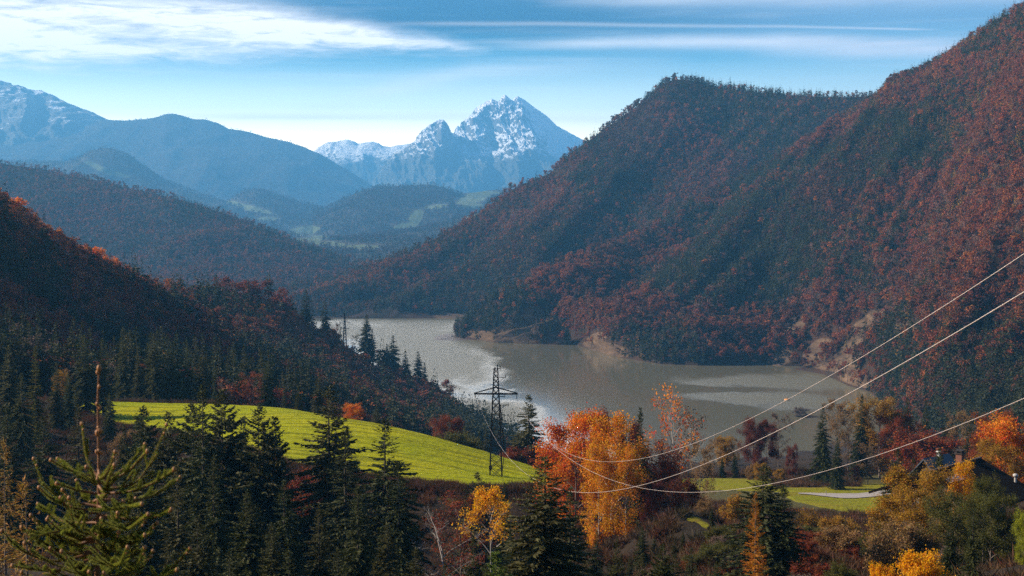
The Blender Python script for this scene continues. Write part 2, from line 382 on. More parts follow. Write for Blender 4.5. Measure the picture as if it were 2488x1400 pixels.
TREES = {}          # filled below: prototype objects for the far forests
def sample(G, n, keep=None, v0=0.0, v1=1.0, seed=1):
    """n points spread evenly over a grid"""
    r = np.random.default_rng(seed); nv, nu = G.shape[:2]
    G = G[int(v0 * (nv - 1)):int(v1 * (nv - 1)) + 1]
    a, b, c, d = G[:-1, :-1], G[1:, :-1], G[1:, 1:], G[:-1, 1:]
    ar = (np.linalg.norm(np.cross(b - a, c - a), axis=-1) + np.linalg.norm(np.cross(c - a, d - a), axis=-1)).ravel()
    i = r.choice(len(ar), n, p=ar / ar.sum()); s, t = r.random((2, n, 1))
    f = lambda q: q.reshape(-1, 3)[i]
    P = (f(a) * (1 - s) + f(d) * s) * (1 - t) + (f(b) * (1 - s) + f(c) * s) * t
    if keep is not None: P = P[keep(P, r)]
    return P

# --- right mountain: rear dome (seen above the promontory) and front ridge
zs = lambda L: [(p, q, shoreY(p, q, -1.0)) for p, q in L]
G_dome = loft([
    [(560, 700, 2650), (700, 694, 2650), (760, 684, 2700), (800, 676, 2720), (850, 662, 2760), (930, 630, 2800), (1000, 611, 2750), (1060, 578, 2750), (1100, 556, 2750), (1150, 527, 2780), (1200, 492, 2820), (1250, 457, 2860), (1300, 436, 2900), (1340, 420, 2930), (1365, 388, 2950), (1400, 362, 2980), (1430, 342, 3000), (1480, 305, 3040), (1540, 265, 3080), (1580, 236, 3100), (1612, 205, 3120), (1640, 193, 3120), (1680, 196, 3120), (1720, 207, 3120), (1770, 217, 3100), (1850, 226, 3080), (1950, 233, 3050), (2050, 237, 3000), (2150, 230, 2950), (2400, 215, 2900)],
    [(560, 735, 2380), (700, 728, 2400), (900, 690, 2480), (1100, 640, 2500), (1300, 545, 2560), (1500, 420, 2700), (1640, 330, 2820), (1800, 340, 2820), (2000, 350, 2750), (2400, 330, 2650)],
    [(560, 756, 2250), (900, 735, 2300), (1100, 705, 2330), (1300, 640, 2350), (1500, 560, 2430), (1640, 500, 2500), (1800, 480, 2550), (2000, 440, 2550), (2400, 400, 2500)],
    [(560, 776, shoreY(560, 776, -1)), (1125, 775, shoreY(1125, 775, -1)), (1250, 745, 2230), (1500, 690, 2280), (1800, 600, 2380), (2400, 520, 2380)]], 560, 2400, 360, 150, .006)
x, y = G_dome[..., 0], G_dome[..., 1]
w = np.sin(np.linspace(0, 1, 150) * pi)[:, None] ** .6
ud = np.linspace(560, 2400, 360)[None]; vd = np.linspace(0, 1, 150)[:, None]
G_dome[..., 2] += w * (fbm(x / 420, y / 520, 3, 5) * 40 + (ridged((ud + 420 * vd) / 260.0, vd * 1.5 + ud / 800, 5, 4) - .5) * 70)
rocks = [(1262, 798, 85, 30, -22), (1215, 820, 90, 13, 6), (1300, 775, 30, 35, -40), (1475, 848, 60, 16, 12), (1450, 822, 26, 14, -20), (1985, 855, 46, 24, -40), (2095, 795, 40, 18, -30), (2060, 862, 52, 24, -45), (1930, 800, 30, 14, -30), (1900, 870, 36, 18, -20), (2130, 770, 30, 18, -20), (2095, 925, 60, 16, 10), (2190, 800, 40, 14, 0), (2260, 825, 30, 10, 0), (2030, 890, 60, 14, 5)]
def rockmask(px, py):
    r = 0
    for e in rocks: r = np.maximum(r, ell(px, py, *e))
    return r
ROAD_Y = None
hill('mountain_dome', G_dome, 'floor', drop=120, backrun=400, attrs={'rock': lambda px, py: np.maximum(ell(px, py, 1090, 768, 40, 7) * .8, 0 * px)})
G_ridge = loft([
    [(1105, 806, shoreY(1105, 806, 1)), (1118, 792, 1880), (1150, 762, 1885), (1200, 726, 1890), (1250, 700, 1900), (1300, 675, 1940), (1420, 624, 2050), (1500, 600, 2140), (1600, 546, 2240), (1700, 490, 2320), (1800, 440, 2390), (1900, 388, 2430), (2000, 334, 2450), (2100, 262, 2440), (2150, 226, 2420), (2200, 206, 2370), (2250, 177, 2300), (2300, 146, 2220), (2350, 112, 2120), (2400, 78, 2010), (2450, 44, 1900), (2500, 14, 1800), (2650, -90, 1600), (3000, -300, 1300)],
    [(1105, 812, 1875), (1200, 765, 1852), (1300, 720, 1862), (1420, 690, 1880), (1500, 665, 1950), (1700, 590, 2030), (1900, 500, 2060), (2100, 390, 2020), (2300, 300, 1850), (2500, 190, 1560), (3000, -60, 1150)],
    [(1105, 820, 1865), (1200, 800, 1822), (1300, 770, 1812), (1345, 790, 1830), (1420, 775, 1760), (1500, 755, 1740), (1700, 715, 1760), (1850, 690, 1790), (2000, 625, 1720), (2150, 560, 1640), (2300, 505, 1500), (2500, 430, 1290), (3000, 220, 980)],
    [(1105, 826, 1850)] + [(1200, 824, 1800), (1300, 820, 1788), (1345, 824, 1805), (1420, 832, 1740), (1500, 838, 1660), (1600, 835, 1640), (1700, 830, 1650), (1850, 825, 1660), (1950, 810, 1600), (2060, 805, 1500), (2150, 790, 1400), (2300, 755, 1230), (2500, 700, 1020), (3000, 520, 760)],
    zs([(1105, 828), (1200, 832), (1300, 838), (1350, 840), (1400, 840), (1430, 850), (1500, 870), (1600, 887), (1700, 891), (1870, 890), (1930, 900), (2000, 912), (2060, 940), (2110, 955)]) + [(2165, 995, 1210), (2250, 1040, 960), (2350, 1080, 720), (2500, 1120, 540), (3000, 1190, 380)]], 1105, 3000, 460, 220, .005)
x, y = G_ridge[..., 0], G_ridge[..., 1]
vv = np.linspace(0, 1, 220)[:, None]; uu = np.linspace(1105, 3000, 460)[None]
w = np.clip(vv / .12, 0, 1) * np.clip((1 - vv) / .10, 0, 1) * np.clip((uu - 1105) / 160, 0.05, 1)
gully = ridged((uu + 560 * vv) / 330.0, vv * 1.3 + uu / 900, 15, 3)
G_ridge[..., 2] += w * (fbm(x / 300, y / 360, 13, 5) * 24 + (gully - .5) * 78 + (ridged((uu + 500 * vv) / 120.0, vv * 3, 19, 3) - .5) * 22)
hill('mountain_ridge', G_ridge, 'floor', drop=160, backrun=420, attrs={'rock': rockmask})

# --- wooded hill at mid left
G_mid = loft([
    [(-300, 372, 4100), (0, 398, 4000), (60, 405, 3980), (120, 415, 3960), (180, 427, 3940), (250, 441, 3900), (330, 461, 3860), (400, 476, 3800), (470, 494, 3760), (540, 517, 3700), (600, 540, 3660), (650, 560, 3620), (700, 580, 3580), (750, 600, 3540), (800, 620, 3500), (850, 636, 3460), (885, 650, 3420), (960, 690, 3400)],
    [(-300, 520, 3500), (0, 540, 3450), (400, 590, 3350), (700, 640, 3280), (960, 700, 3250)],
    [(-300, 640, 3050), (0, 650, 3050), (400, 665, 3000), (700, 690, 2980), (960, 712, 3050)],
    [(-300, 745, 2700), (400, 730, 2700), (700, 725, 2750), (960, 722, 2850)]], -300, 960, 260, 110, .01)
x, y = G_mid[..., 0], G_mid[..., 1]
w = np.sin(np.linspace(0, 1, 110) * pi)[:, None] ** .6
G_mid[..., 2] += w * (fbm(x / 500, y / 500, 23, 5) * 45 + ridged((x - y * .3) / 380, (y + x * .3) / 800, 25, 4) * 40 - 20)
hill('wooded_hill', G_mid, 'floor', drop=150, backrun=500, attrs={'rock': lambda px, py: 0 * px})

# --- left slope dropping to the lake shore
G_left = loft([
    [(-500, 200, 640), (-200, 350, 760), (0, 505, 850), (40, 535, 870), (100, 573, 900), (150, 607, 925), (200, 637, 950), (250, 662, 975), (300, 684, 1000), (350, 702, 1020), (400, 716, 1045), (450, 728, 1060), (500, 738, 1075), (550, 748, 1090), (620, 753, 1105), (680, 765, 1120), (710, 790, 1130), (740, 810, 1138), (800, 832, 1148), (850, 846, 1152), (900, 880, 1150), (950, 915, 1140), (1000, 942, 1130), (1050, 965, 1120), (1090, 995, 1105), (1130, 1025, 1095), (1170, 1053, 1088), (1200, 1068, 1070), (1260, 1078, 1050)],
    [(-500, 480, 540), (0, 680, 720), (200, 770, 790), (400, 830, 860), (600, 870, 930), (800, 910, 1000), (950, 975, 1030), (1090, 1030, 1020), (1200, 1078, 1010), (1260, 1090, 1000)],
    [(-500, 700, 450), (0, 850, 580), (200, 900, 640), (400, 930, 700), (600, 950, 760), (800, 985, 830), (950, 1025, 890), (1090, 1060, 930), (1200, 1090, 950), (1260, 1100, 950)],
    [(-500, 930, 350), (0, 985, 430), (270, 1005, 440), (500, 1020, 470), (700, 1050, 520), (900, 1090, 600), (1050, 1110, 700), (1170, 1120, 800), (1260, 1130, 850)]], -500, 1260, 260, 110, .004)
x, y = G_left[..., 0], G_left[..., 1]
w = np.sin(np.linspace(0, 1, 110) * pi)[:, None]
G_left[..., 2] += w * (fbm(x / 140, y / 160, 33, 5) * 7)
hill('shaded_slope', G_left, 'floor', drop=70, backrun=130, attrs={'rock': lambda px, py: 0 * px})

# --- hazy hills and mountains further off
def far_hill(name, rows, x0, x1, nu, nv, amp, L, seed, mat='farhill', grass=None, smooth=.004, backrun=1500, drop=500):
    G = loft(rows, x0, x1, nu, nv, smooth); x, y = G[..., 0], G[..., 1]
    w = np.sin(np.linspace(0.04, 1, nv) * pi)[:, None] ** .5
    G[..., 2] += w * (fbm(x / L, y / L, seed, 6) * amp + (ridged(x / L * 1.4, y / L * .7, seed + 5, 5) - .45) * amp * 1.2)
    at = {'grass': (lambda px, py: np.clip(np.max([ell(px, py, *e) for e in grass], 0) + fbm(px / 14, py / 6, 5, 3) * .55, 0, 1) * (np.max([ell(px, py, *e) for e in grass], 0) > 0)) if grass else (lambda px, py: 0 * px)}
    hill(name, G, mat, drop=drop, backrun=backrun, attrs=at)
    return G
G_kn = far_hill('rounded_hill', [
    [(760, 520, 8743), (800, 505, 8587), (830, 485, 8509), (870, 464, 8431), (910, 453, 8431), (960, 449, 8431), (1000, 445, 8431), (1040, 443, 8431), (1080, 450, 8431), (1105, 462, 8509), (1130, 466, 8587), (1210, 462, 8743), (1400, 470, 8899)],
    [(760, 540, 7806), (900, 500, 7651), (1100, 495, 7728), (1400, 500, 8119)],
    [(760, 560, 7338), (900, 545, 7026), (1100, 540, 7026), (1400, 545, 7338)],
    [(760, 635, 6245), (1400, 640, 6401)]], 760, 1400, 200, 90, 46, 700, 41,
    grass=[(1150, 482, 40, 14, -15), (1060, 502, 28, 5, -5), (1010, 530, 24, 14, -50), (1150, 500, 30, 6, 0), (985, 548, 30, 7, -10), (745, 560, 34, 10, -8), (800, 582, 50, 8, 5), (880, 600, 60, 8, 0), (1180, 470, 40, 6, 0)])
G_kn2 = far_hill('meadow_hill', [
    [(480, 500, 10196), (530, 497, 10034), (560, 481, 9954), (590, 461, 9872), (620, 455, 9872), (650, 461, 9872), (690, 478, 9872), (740, 494, 9872), (790, 506, 9872), (900, 520, 9872)],
    [(480, 530, 9225), (620, 500, 9063), (900, 540, 9063)],
    [(480, 560, 8416), (620, 545, 8254), (900, 560, 8254)],
    [(480, 640, 7283), (900, 640, 7283)]], 480, 900, 140, 80, 36, 640, 51,
    grass=[(560, 494, 36, 7, 10), (600, 503, 40, 5, 10), (630, 513, 36, 5, 8), (650, 532, 26, 5, 0), (740, 562, 40, 12, -8), (790, 584, 50, 7, 5), (540, 510, 30, 8, 20)])
G_v = far_hill('valley_hill', [
    [(560, 585, 6600), (650, 575, 6500), (700, 570, 6400), (760, 577, 6300), (830, 580, 6200), (900, 572, 6200), (1000, 560, 6200), (1060, 548, 6200), (1120, 530, 6300), (1200, 512, 6400), (1300, 500, 6400)],
    [(560, 597, 5700), (760, 590, 5500), (1000, 582, 5400), (1300, 540, 5600)],
    [(560, 612, 4900), (760, 607, 4800), (1000, 600, 4800), (1300, 570, 5000)],
    [(560, 655, 4000), (1300, 640, 4200)]], 560, 1300, 180, 70, 20, 420, 57,
    grass=[(745, 584, 34, 6, -4), (800, 592, 46, 5, 4), (880, 600, 50, 5, 0), (1150, 528, 30, 6, -20)])
G_c = far_hill('dark_knoll', [
    [(-300, 395, 10223), (100, 392, 10085), (150, 396, 9945), (190, 385, 9945), (215, 365, 9945), (245, 356, 9945), (275, 357, 9945), (310, 370, 9945), (350, 398, 9945), (400, 435, 9945), (480, 470, 9945), (540, 488, 9945), (640, 505, 9945)],
    [(-300, 420, 9394), (250, 405, 9255), (640, 520, 9394)],
    [(-300, 480, 8564), (250, 470, 8564), (640, 545, 8703)],
    [(-300, 600, 7322), (640, 610, 7322)]], -300, 640, 200, 80, 44, 720, 61,
    grass=[(240, 408, 40, 6, 25), (290, 424, 30, 6, 15), (225, 398, 18, 4, 20)])
G_c2 = far_hill('hazy_foothill', [
    [(250, 440, 11630), (380, 428, 11487), (420, 440, 11487), (500, 470, 11487), (560, 488, 11487), (640, 500, 11487), (760, 520, 11487)],
    [(250, 490, 10625), (500, 500, 10625), (760, 530, 10625)],
    [(250, 600, 9189), (760, 600, 9189)]], 250, 760, 120, 50, 36, 720, 65)
G_b = far_hill('blue_ridge', [
    [(-400, 330, 15503), (100, 320, 15336), (200, 305, 15170), (245, 290, 15003), (300, 290, 15003), (335, 290, 15003), (360, 287, 15003), (385, 283, 15003), (402, 277, 15003), (440, 279, 15003), (470, 286, 15003), (500, 287, 15003), (530, 297, 15003), (555, 312, 15003), (600, 321, 15003), (650, 335, 15003), (700, 347, 14919), (740, 358, 14837), (780, 376, 14753), (830, 403, 14671), (870, 426, 14586), (905, 447, 14502), (960, 500, 14336)],
    [(-400, 380, 14003), (400, 355, 13837), (700, 400, 13668), (960, 510, 13668)],
    [(-400, 440, 13170), (400, 430, 13003), (700, 460, 13003), (960, 520, 13170)],
    [(-400, 580, 11668), (400, 560, 11502), (960, 560, 11668)]], -400, 960, 320, 120, 78, 900, 71, smooth=.002)

# --- snow-dusted limestone peaks
def peak_mat(name, snow0, snow1, seed):
    m, p, o = newmat(name); nt = X.nt; g = pos_out(); P = g.outputs['Position']
    sp = nt.nodes.new('ShaderNodeSeparateXYZ'); nt.links.new(P, sp.inputs[0]); z = X(sp.outputs[2])
    sn = nt.nodes.new('ShaderNodeSeparateXYZ'); nt.links.new(g.outputs['Normal'], sn.inputs[0]); nz = X(sn.outputs[2])
    a = noise(P, .006, 9, .66, .3); b2 = noise(P, .022, 7, .68)
    mp = nt.nodes.new('ShaderNodeMapping'); mp.inputs['Scale'].default_value = (1, 1, 2.6); mp.inputs['Rotation'].default_value = (.2, .5, 0); nt.links.new(P, mp.inputs[0])
    str_ = noise(mp.outputs[0], .006, 6, .58, .9)
    at = nt.nodes.new('ShaderNodeAttribute'); at.attribute_name = 'snow'
    rock = ramp(b2, [(.3, (.05, .045, .04)), (.6, (.12, .11, .10)), (.8, (.20, .18, .16))])
    low = mixc(b2, (.03, .035, .022), (.06, .055, .035))
    hz = (z - snow0) / (snow1 - snow0)
    base = mixc(ss(hz + (a - .5) * 1.4, -.15, .35), low, rock)
    sm = ss((str_ - .5) * 3.0 + (b2 - .5) * .8 + (nz - .55) * 2.0 + X.op('MINIMUM', hz, 1.0) * .42 + X(at.outputs['Fac']), .18, .56)
    c = mixc(sm * ss(hz + (a - .5) * .8, -.1, .3), base, (.84, .85, .88))
    nt.links.new(c, p.inputs['Base Color']); p.inputs['Roughness'].default_value = .8
    bp = nt.nodes.new('ShaderNodeBump'); bp.inputs['Strength'].default_value = 1.0; bp.inputs['Distance'].default_value = 70
    nt.links.new((a + b2 * .5).s, bp.inputs['Height']); nt.links.new(bp.outputs[0], p.inputs['Normal'])
    return m
def peak(name, rows, x0, x1, nu, nv, mat, amp, L, seed, rough, snow, backrun=2600, drop=1200):
    G = loft(rows, x0, x1, nu, nv, 0.0012); px = np.linspace(x0, x1, nu)[None] + np.zeros((nv, 1))
    x, y, z = G[..., 0], G[..., 1], G[..., 2]
    v = np.linspace(0, 1, nv)[:, None]; w = np.clip(v / .05, .12, 1) * np.clip((1 - v) / .2, 0, 1)
    # couloirs run down the face: noise stretched along the fall line
    zz = z * .75
    r1 = ridged((x + zz * .25) / L, zz / (L * 2.4) + y / (L * 4), seed, 6, .55) - .45
    r2 = fbm(x / (L * .3), (zz + x * .5) / (L * .25), seed + 9, 5, .6)
    ro = rough(px, v)
    G[..., 1] -= w * amp * (r1 * 2.0 + r2 * .95) * ro
    G[..., 2] += w * amp * (r1 * .35 + r2 * .35) * ro
    G[0, :, 2] += (ridged(px[0] / 22.0, px[0] * 0 + .5, seed + 3, 4) - .5) * amp * .16 * ro[0]
    o = hill(name, G, mat, drop=drop, backrun=backrun, attrs={'snow': snow})
    return G
M['peak'] = peak_mat('snowy_limestone', 640, 1080, 1)
M['peak_thin'] = peak_mat('thinly_snowed_rock', 800, 1350, 2)
def lr(px, v):          # the right-hand face of the main summit is smooth, the rest craggy
    return np.where(px > 1262 + v * 190, .22, 1.0) * np.clip(1.3 - v, .3, 1)
G_w = peak('snowy_mountain', [
    [(840, 470, 17993), (900, 448, 17842), (915, 430, 17690), (935, 400, 17539), (955, 372, 17388), (980, 362, 17312), (1000, 347, 17237), (1010, 342, 17237), (1012, 330, 17237), (1025, 316, 17237), (1035, 309, 17237), (1050, 298, 17237), (1062, 291, 17237), (1076, 290, 17237), (1085, 297, 17267), (1090, 308, 17312), (1096, 322, 17690), (1105, 326, 17993), (1114, 320, 18068), (1118, 305, 18068), (1120, 295, 18068), (1133, 289, 18068), (1145, 278, 18068), (1155, 262, 18068), (1167, 253, 18068), (1180, 248, 18068), (1195, 241, 18068), (1205, 245, 18068), (1211, 249, 18068), (1220, 236, 18068), (1227, 231, 18068), (1236, 239, 18068), (1244, 244, 18068), (1252, 236, 18068), (1259, 234, 18068), (1275, 243, 18083), (1300, 262, 18113), (1330, 283, 18144), (1352, 305, 18144), (1385, 323, 18144), (1415, 339, 18144), (1450, 352, 18144), (1600, 420, 18144)],
    [(840, 475, 17690), (920, 450, 17237), (960, 400, 17010), (1010, 372, 16859), (1040, 340, 16708), (1072, 322, 16556), (1090, 345, 16859), (1110, 352, 17615), (1150, 315, 17539), (1200, 300, 17690), (1230, 292, 17464), (1268, 275, 17388), (1290, 296, 17615), (1352, 330, 17917), (1415, 355, 17993), (1600, 428, 17993)],
    [(840, 480, 17388), (930, 462, 16783), (1000, 425, 16405), (1060, 390, 16178), (1110, 395, 16859), (1150, 362, 17010), (1195, 352, 17388), (1230, 340, 16934), (1295, 330, 16708), (1330, 352, 17312), (1415, 385, 17690), (1600, 440, 17690)],
    [(840, 490, 16934), (950, 478, 16178), (1060, 440, 15574), (1150, 420, 15876), (1200, 398, 16481), (1260, 395, 16103), (1340, 390, 16330), (1415, 410, 16934), (1600, 455, 17086)],
    [(840, 560, 14969), (1060, 560, 14515), (1300, 560, 14666), (1600, 560, 14969)]], 840, 1600, 560, 260, M['peak'], 190, 520, 81, lr,
    lambda px, py: .38 * ell(px, py, 1200, 345, 30, 16, -30) + .42 * ell(px, py, 1218, 362, 16, 12, 0) + .2 * ell(px, py, 1180, 372, 50, 8, -10) + .15 * ell(px, py, 1250, 330, 60, 40, 30) + .12 * ell(px, py, 1340, 310, 70, 40, 30) - .5 * ell(px, py, 1075, 320, 22, 32, 0) - .55 * ell(px, py, 1000, 430, 130, 50, 0) + .3 * ell(px, py, 1108, 325, 12, 22, 0))
G_p = peak('snowy_plateau', [
    [(600, 420, 20412), (740, 385, 20412), (772, 360, 20412), (795, 346, 20412), (825, 342, 20412), (843, 339, 20412), (860, 344, 20412), (872, 350, 20412), (890, 346, 20412), (905, 344, 20412), (920, 348, 20412), (932, 355, 20412), (950, 357, 20412), (960, 354, 20412), (980, 352, 20412), (1100, 330, 20412), (1110, 305, 20412), (1116, 308, 20412), (1200, 400, 20412)],
    [(600, 430, 19656), (800, 372, 19505), (900, 372, 19505), (1000, 380, 19505), (1200, 420, 19656)],
    [(600, 560, 17842), (1200, 560, 17842)]], 600, 1200, 240, 90, M['peak'], 100, 760, 91, lambda px, v: .8 + 0 * px, lambda px, py: -.08 - .35 * ell(px, py, 880, 410, 150, 35, 0))
G_l = peak('snow_dusted_massif', [
    [(-600, 260, 16330), (-300, 235, 16330), (-120, 200, 16330), (0, 194, 16330), (14, 200, 16330), (27, 202, 16330), (30, 208, 16330), (45, 206, 16330), (58, 212, 16330), (68, 218, 16330), (80, 219, 16330), (100, 219, 16330), (125, 230, 16330), (150, 242, 16330), (170, 253, 16330), (200, 264, 16330), (225, 274, 16330), (242, 281, 16330), (260, 290, 16330), (330, 310, 16330), (600, 400, 16330)],
    [(-600, 300, 15422), (0, 255, 15422), (60, 245, 15196), (100, 270, 15574), (160, 275, 15271), (240, 310, 15422), (600, 420, 15422)],
    [(-600, 380, 14666), (0, 340, 14515), (150, 345, 14515), (300, 360, 14666), (600, 440, 14666)],
    [(-600, 560, 13154), (600, 560, 13154)]], -600, 600, 340, 150, M['peak_thin'], 130, 600, 101, lambda px, v: 1.0 + 0 * px, lambda px, py: -.95 + 1.0 * ell(px, py, 95, 222, 16, 4, 5) + .14 * ell(px, py, 30, 280, 120, 30, 0) + .12 * ell(px, py, 200, 310, 90, 16, 8))

# ------------------------------------------------------------------ valley floor, lake
def flat(name, x0, x1, y0, y1, z, n, mat):
    g = np.stack(np.meshgrid(np.linspace(x0, x1, n), np.linspace(y0, y1, n), indexing='xy'), -1)
    me = mesh(name, np.concatenate([g.reshape(-1, 2), np.full((n * n, 1), z)], 1), [grid_faces(n, n)[:, ::-1]], [mat], True)
    o = link(name, me); o['kind'] = 'structure'; return o
flat('valley_floor', -15000, 15000, 1000, 22000, -5, 60, M['valley'])
def lake_mat():
    m, p, o = newmat('lake_water'); nt = X.nt; g = pos_out(); P = g.outputs['Position']
    sp = nt.nodes.new('ShaderNodeSeparateXYZ'); nt.links.new(P, sp.inputs[0]); x, y = X(sp.outputs[0]), X(sp.outputs[1])
    streakn = noise(comb(x * .006, y * .0022), 1.0, 5, .6, .6); fine = noise(comb(x * .012, y * .012), 1.0, 5, .6, .6); fine2 = noise(comb(x * .05, y * .03), 1.0, 5, .65, .3)
    def blob(px, py, rx, ry):
        c = un(px, py, shoreY(px, py)); e = un(px, py - ry, shoreY(px, py - ry)); ryw = abs(e[1] - c[1]); rxw = rx * c[1] / FPX
        a = (x - float(c[0]) + (streakn - .5) * rxw * 1.2) / rxw; b_ = (y - float(c[1]) + (fine - .5) * ryw * 3.0 + (streakn - .5) * ryw * 2.0) / ryw
        return ss(a * a + b_ * b_ + (fine2 - .5) * .8, 2.3, .15)
    ruff = X.op('MAXIMUM', blob(1860, 965, 190, 13), blob(1960, 925, 240, 17)); ruff = X.op('MAXIMUM', ruff, blob(2010, 985, 130, 14))
    calm = blob(1740, 943, 150, 6); ruff = sat(ruff - calm * .9)
    left = X.op('MAXIMUM', blob(950, 805, 230, 28), blob(1090, 905, 110, 34)); left = sat(left + blob(1180, 1010, 110, 46) + blob(1040, 855, 130, 34))
    p.inputs['IOR'].default_value = 1.33; p.inputs['Specular IOR Level'].default_value = .5
    c = mixc(streakn, (.110, .100, .062), (.135, .120, .074))
    nt.links.new(c, p.inputs['Base Color'])
    rg = .04 + streakn * .06 + X.op('MAXIMUM', ruff * .42, left * .45); nt.links.new(rg.s, p.inputs['Roughness'])
    b = nt.nodes.new('ShaderNodeBump'); b.inputs['Strength'].default_value = .10; b.inputs['Distance'].default_value = 1.0
    wv_ = noise(comb(x * .5, y * .35), 1.0, 4, .6); nt.links.new(wv_.s, b.inputs['Height']); bs_ = X.op('MAXIMUM', ruff * .3, left * .22) + .03; nt.links.new(bs_.s, b.inputs['Strength']); nt.links.new(b.outputs[0], p.inputs['Normal'])
    return m
lake = flat('lake_water', -1100, 1500, 880, 2400, 0, 40, lake_mat())
# muddy spit off the promontory
sp_ = B(); c0 = un(1112, 822, shoreY(1112, 822)); th = np.linspace(0, 2 * pi, 40)[:-1]
rings = []
for k, (rr, zz) in enumerate([(1.0, -.6), (.8, .25), (.5, .7), (.1, .9)]):
    pxs = 1100 + 52 * rr * np.cos(th); pys = 821 + 10 * rr * np.sin(th) + 2 * np.cos(th * 2)
    rings.append(np.array([np.append(un(a, b_, shoreY(a, b_))[:2], zz) for a, b_ in zip(pxs, pys)]))
V = np.concatenate(rings); k = len(th)
Q = np.array([(r_ * k + i, r_ * k + (i + 1) % k, (r_ + 1) * k + (i + 1) % k, (r_ + 1) * k + i) for r_ in range(3) for i in range(k)])
link('mud_spit', mesh('mud_spit', V, [Q], [plain('wet_mud', (.09, .065, .05), .6, scale=.1)], True))['kind'] = 'structure'

# ------------------------------------------------------------------ near ground: thin-plate surface through surveyed points
pts = [(0, 0, 178.3), (-9, 0, 178.2), (9, 0, 178.4), (0, -25, 181), (-60, -25, 180), (60, -25, 182), (0, 15, 172), (-12, 15, 171), (12, 16, 172.5), (0, 40, 160), (-22, 42, 158), (22, 45, 162),
       (0, 80, 151), (-40, 85, 150), (-90, 80, 150), (30, 85, 154), (50, 90, 157), (0, 130, 140), (-50, 140, 138), (-110, 150, 136), (38, 130, 144), (55, 130, 147), (70, 130, 149),
       (0, 170, 130), (-40, 190, 126), (-110, 220, 126), (0, 215, 119), (-60, 250, 119), (30, 190, 134), (45, 180, 131.5), (18, 200, 126), (62, 175, 138.5), (75, 190, 139), (110, 180, 142), (150, 160, 146), (95, 240, 131),
       (5, 258, 112), (-30, 265, 114), (25, 240, 119), (40, 240, 121), (100, 290, 108), (120, 300, 118)]
for px, py, Y in [(260, 1040, 360), (500, 1080, 330), (700, 1140, 305), (1000, 1187, 293), (1200, 1203, 288), (1330, 1195, 292), (270, 979, 400), (500, 984, 397), (700, 996, 386), (900, 1029, 366), (1000, 1051, 356), (1100, 1079, 349), (1200, 1109, 344), (1300, 1143, 336), (1207, 1160, 318), (600, 1030, 355), (850, 1090, 330),
                  (1690, 1165, 450), (1850, 1168, 452), (1700, 1192, 410), (1830, 1194, 405), (1930, 1195, 400), (2060, 1180, 420), (2130, 1208, 385), (2000, 1232, 352), (2120, 1252, 338), (2200, 1220, 360), (1900, 1325, 178), (1950, 1340, 174), (2000, 1362, 170), (2100, 1398, 164), (2200, 1425, 158), (1900, 1375, 212), (2000, 1410, 212), (2120, 1420, 212), (1950, 1350, 250), (2040, 1345, 245), (2130, 1335, 250), (1900, 1330, 290), (2000, 1300, 300), (2120, 1300, 300), (1690, 1245, 215), (1800, 1285, 195), (0, 985, 420), (-300, 960, 360)]:
    pts.append(tuple(un(px, py, Y)))
pts += [(-60, 450, 107), (-120, 450, 109), (-30, 440, 100), (-10, 410, 97), (8, 390, 99), (0, 480, 84), (-50, 560, 88), (0, 600, 66), (0, 900, 20), (-60, 800, 45), (0, 1080, -4), (60, 600, 64), (70, 500, 84), (120, 520, 86), (100, 900, 6), (80, 750, 35), (146, 1020, -3), (60, 1000, 0), (220, 1000, 2), (300, 1130, -3), (160, 450, 92), (220, 600, 72), (300, 800, 45), (230, 300, 135), (400, 500, 110), (-300, 100, 150), (-300, 300, 140), (300, 50, 170)]
pts = np.array(pts, float)
def _tps(r2): return np.where(r2 > 0, r2 * np.log(np.maximum(r2, 1e-12)), 0) * .5
_s = 100.0; PX = pts[:, :2] / _s; n_ = len(pts)
K = _tps(((PX[:, None] - PX[None]) ** 2).sum(-1)) + np.eye(n_) * 2e-4
Pm = np.concatenate([np.ones((n_, 1)), PX], 1)
Lm = np.block([[K, Pm], [Pm.T, np.zeros((3, 3))]])
_sol = np.linalg.solve(Lm, np.concatenate([pts[:, 2], np.zeros(3)]))
def gz(x, y):
    q = np.stack([np.asarray(x, float).ravel(), np.asarray(y, float).ravel()], 1) / _s; out = np.empty(len(q))
    for i in range(0, len(q), 20000):
        b_ = q[i:i + 20000]
        out[i:i + 20000] = _tps(((b_[:, None] - PX[None]) ** 2).sum(-1)) @ _sol[:n_] + _sol[n_] + b_ @ _sol[n_ + 1:]
    return out.reshape(np.shape(x))
def gz1(x, y): return float(gz(np.array([x]), np.array([y]))[0])
# meadow sheets (distance of lower and upper edge against photo column)
def meadow(name, lo, hi, nu, nv, mat, off, crown=0.0):
    lo = np.array(lo, float); hi = np.array(hi, float); px = np.linspace(lo[0, 0], lo[-1, 0], nu)
    X0 = un(px, 700, np.interp(px, lo[:, 0], lo[:, 1]))[:, :2]; X1 = un(px, 700, np.interp(px, hi[:, 0], hi[:, 1]))[:, :2]
    t = np.linspace(0, 1, nv)[:, None, None]; P = X0[None] * (1 - t) + X1[None] * t
    e = fbm(P[..., 0] / 3, P[..., 1] / 3, 8, 3)
    edge = np.clip(np.minimum(t[..., 0], 1 - t[..., 0]) * nv / 6, 0, 1)
    z = gz(P[..., 0], P[..., 1]) + off - (1 - edge) * .25 + fbm(P[..., 0] / 1.2, P[..., 1] / .7, 77, 3) * .10 * (edge > .5)
    P[0, :, 1] += fbm(px / 9, px * 0, 4, 4) * 2.5
    o = link(name, mesh(name, np.concatenate([P, z[..., None]], -1).reshape(-1, 3), [grid_faces(nv, nu)[:, ::-1]], [M[mat]], True)); o['kind'] = 'structure'
    return o
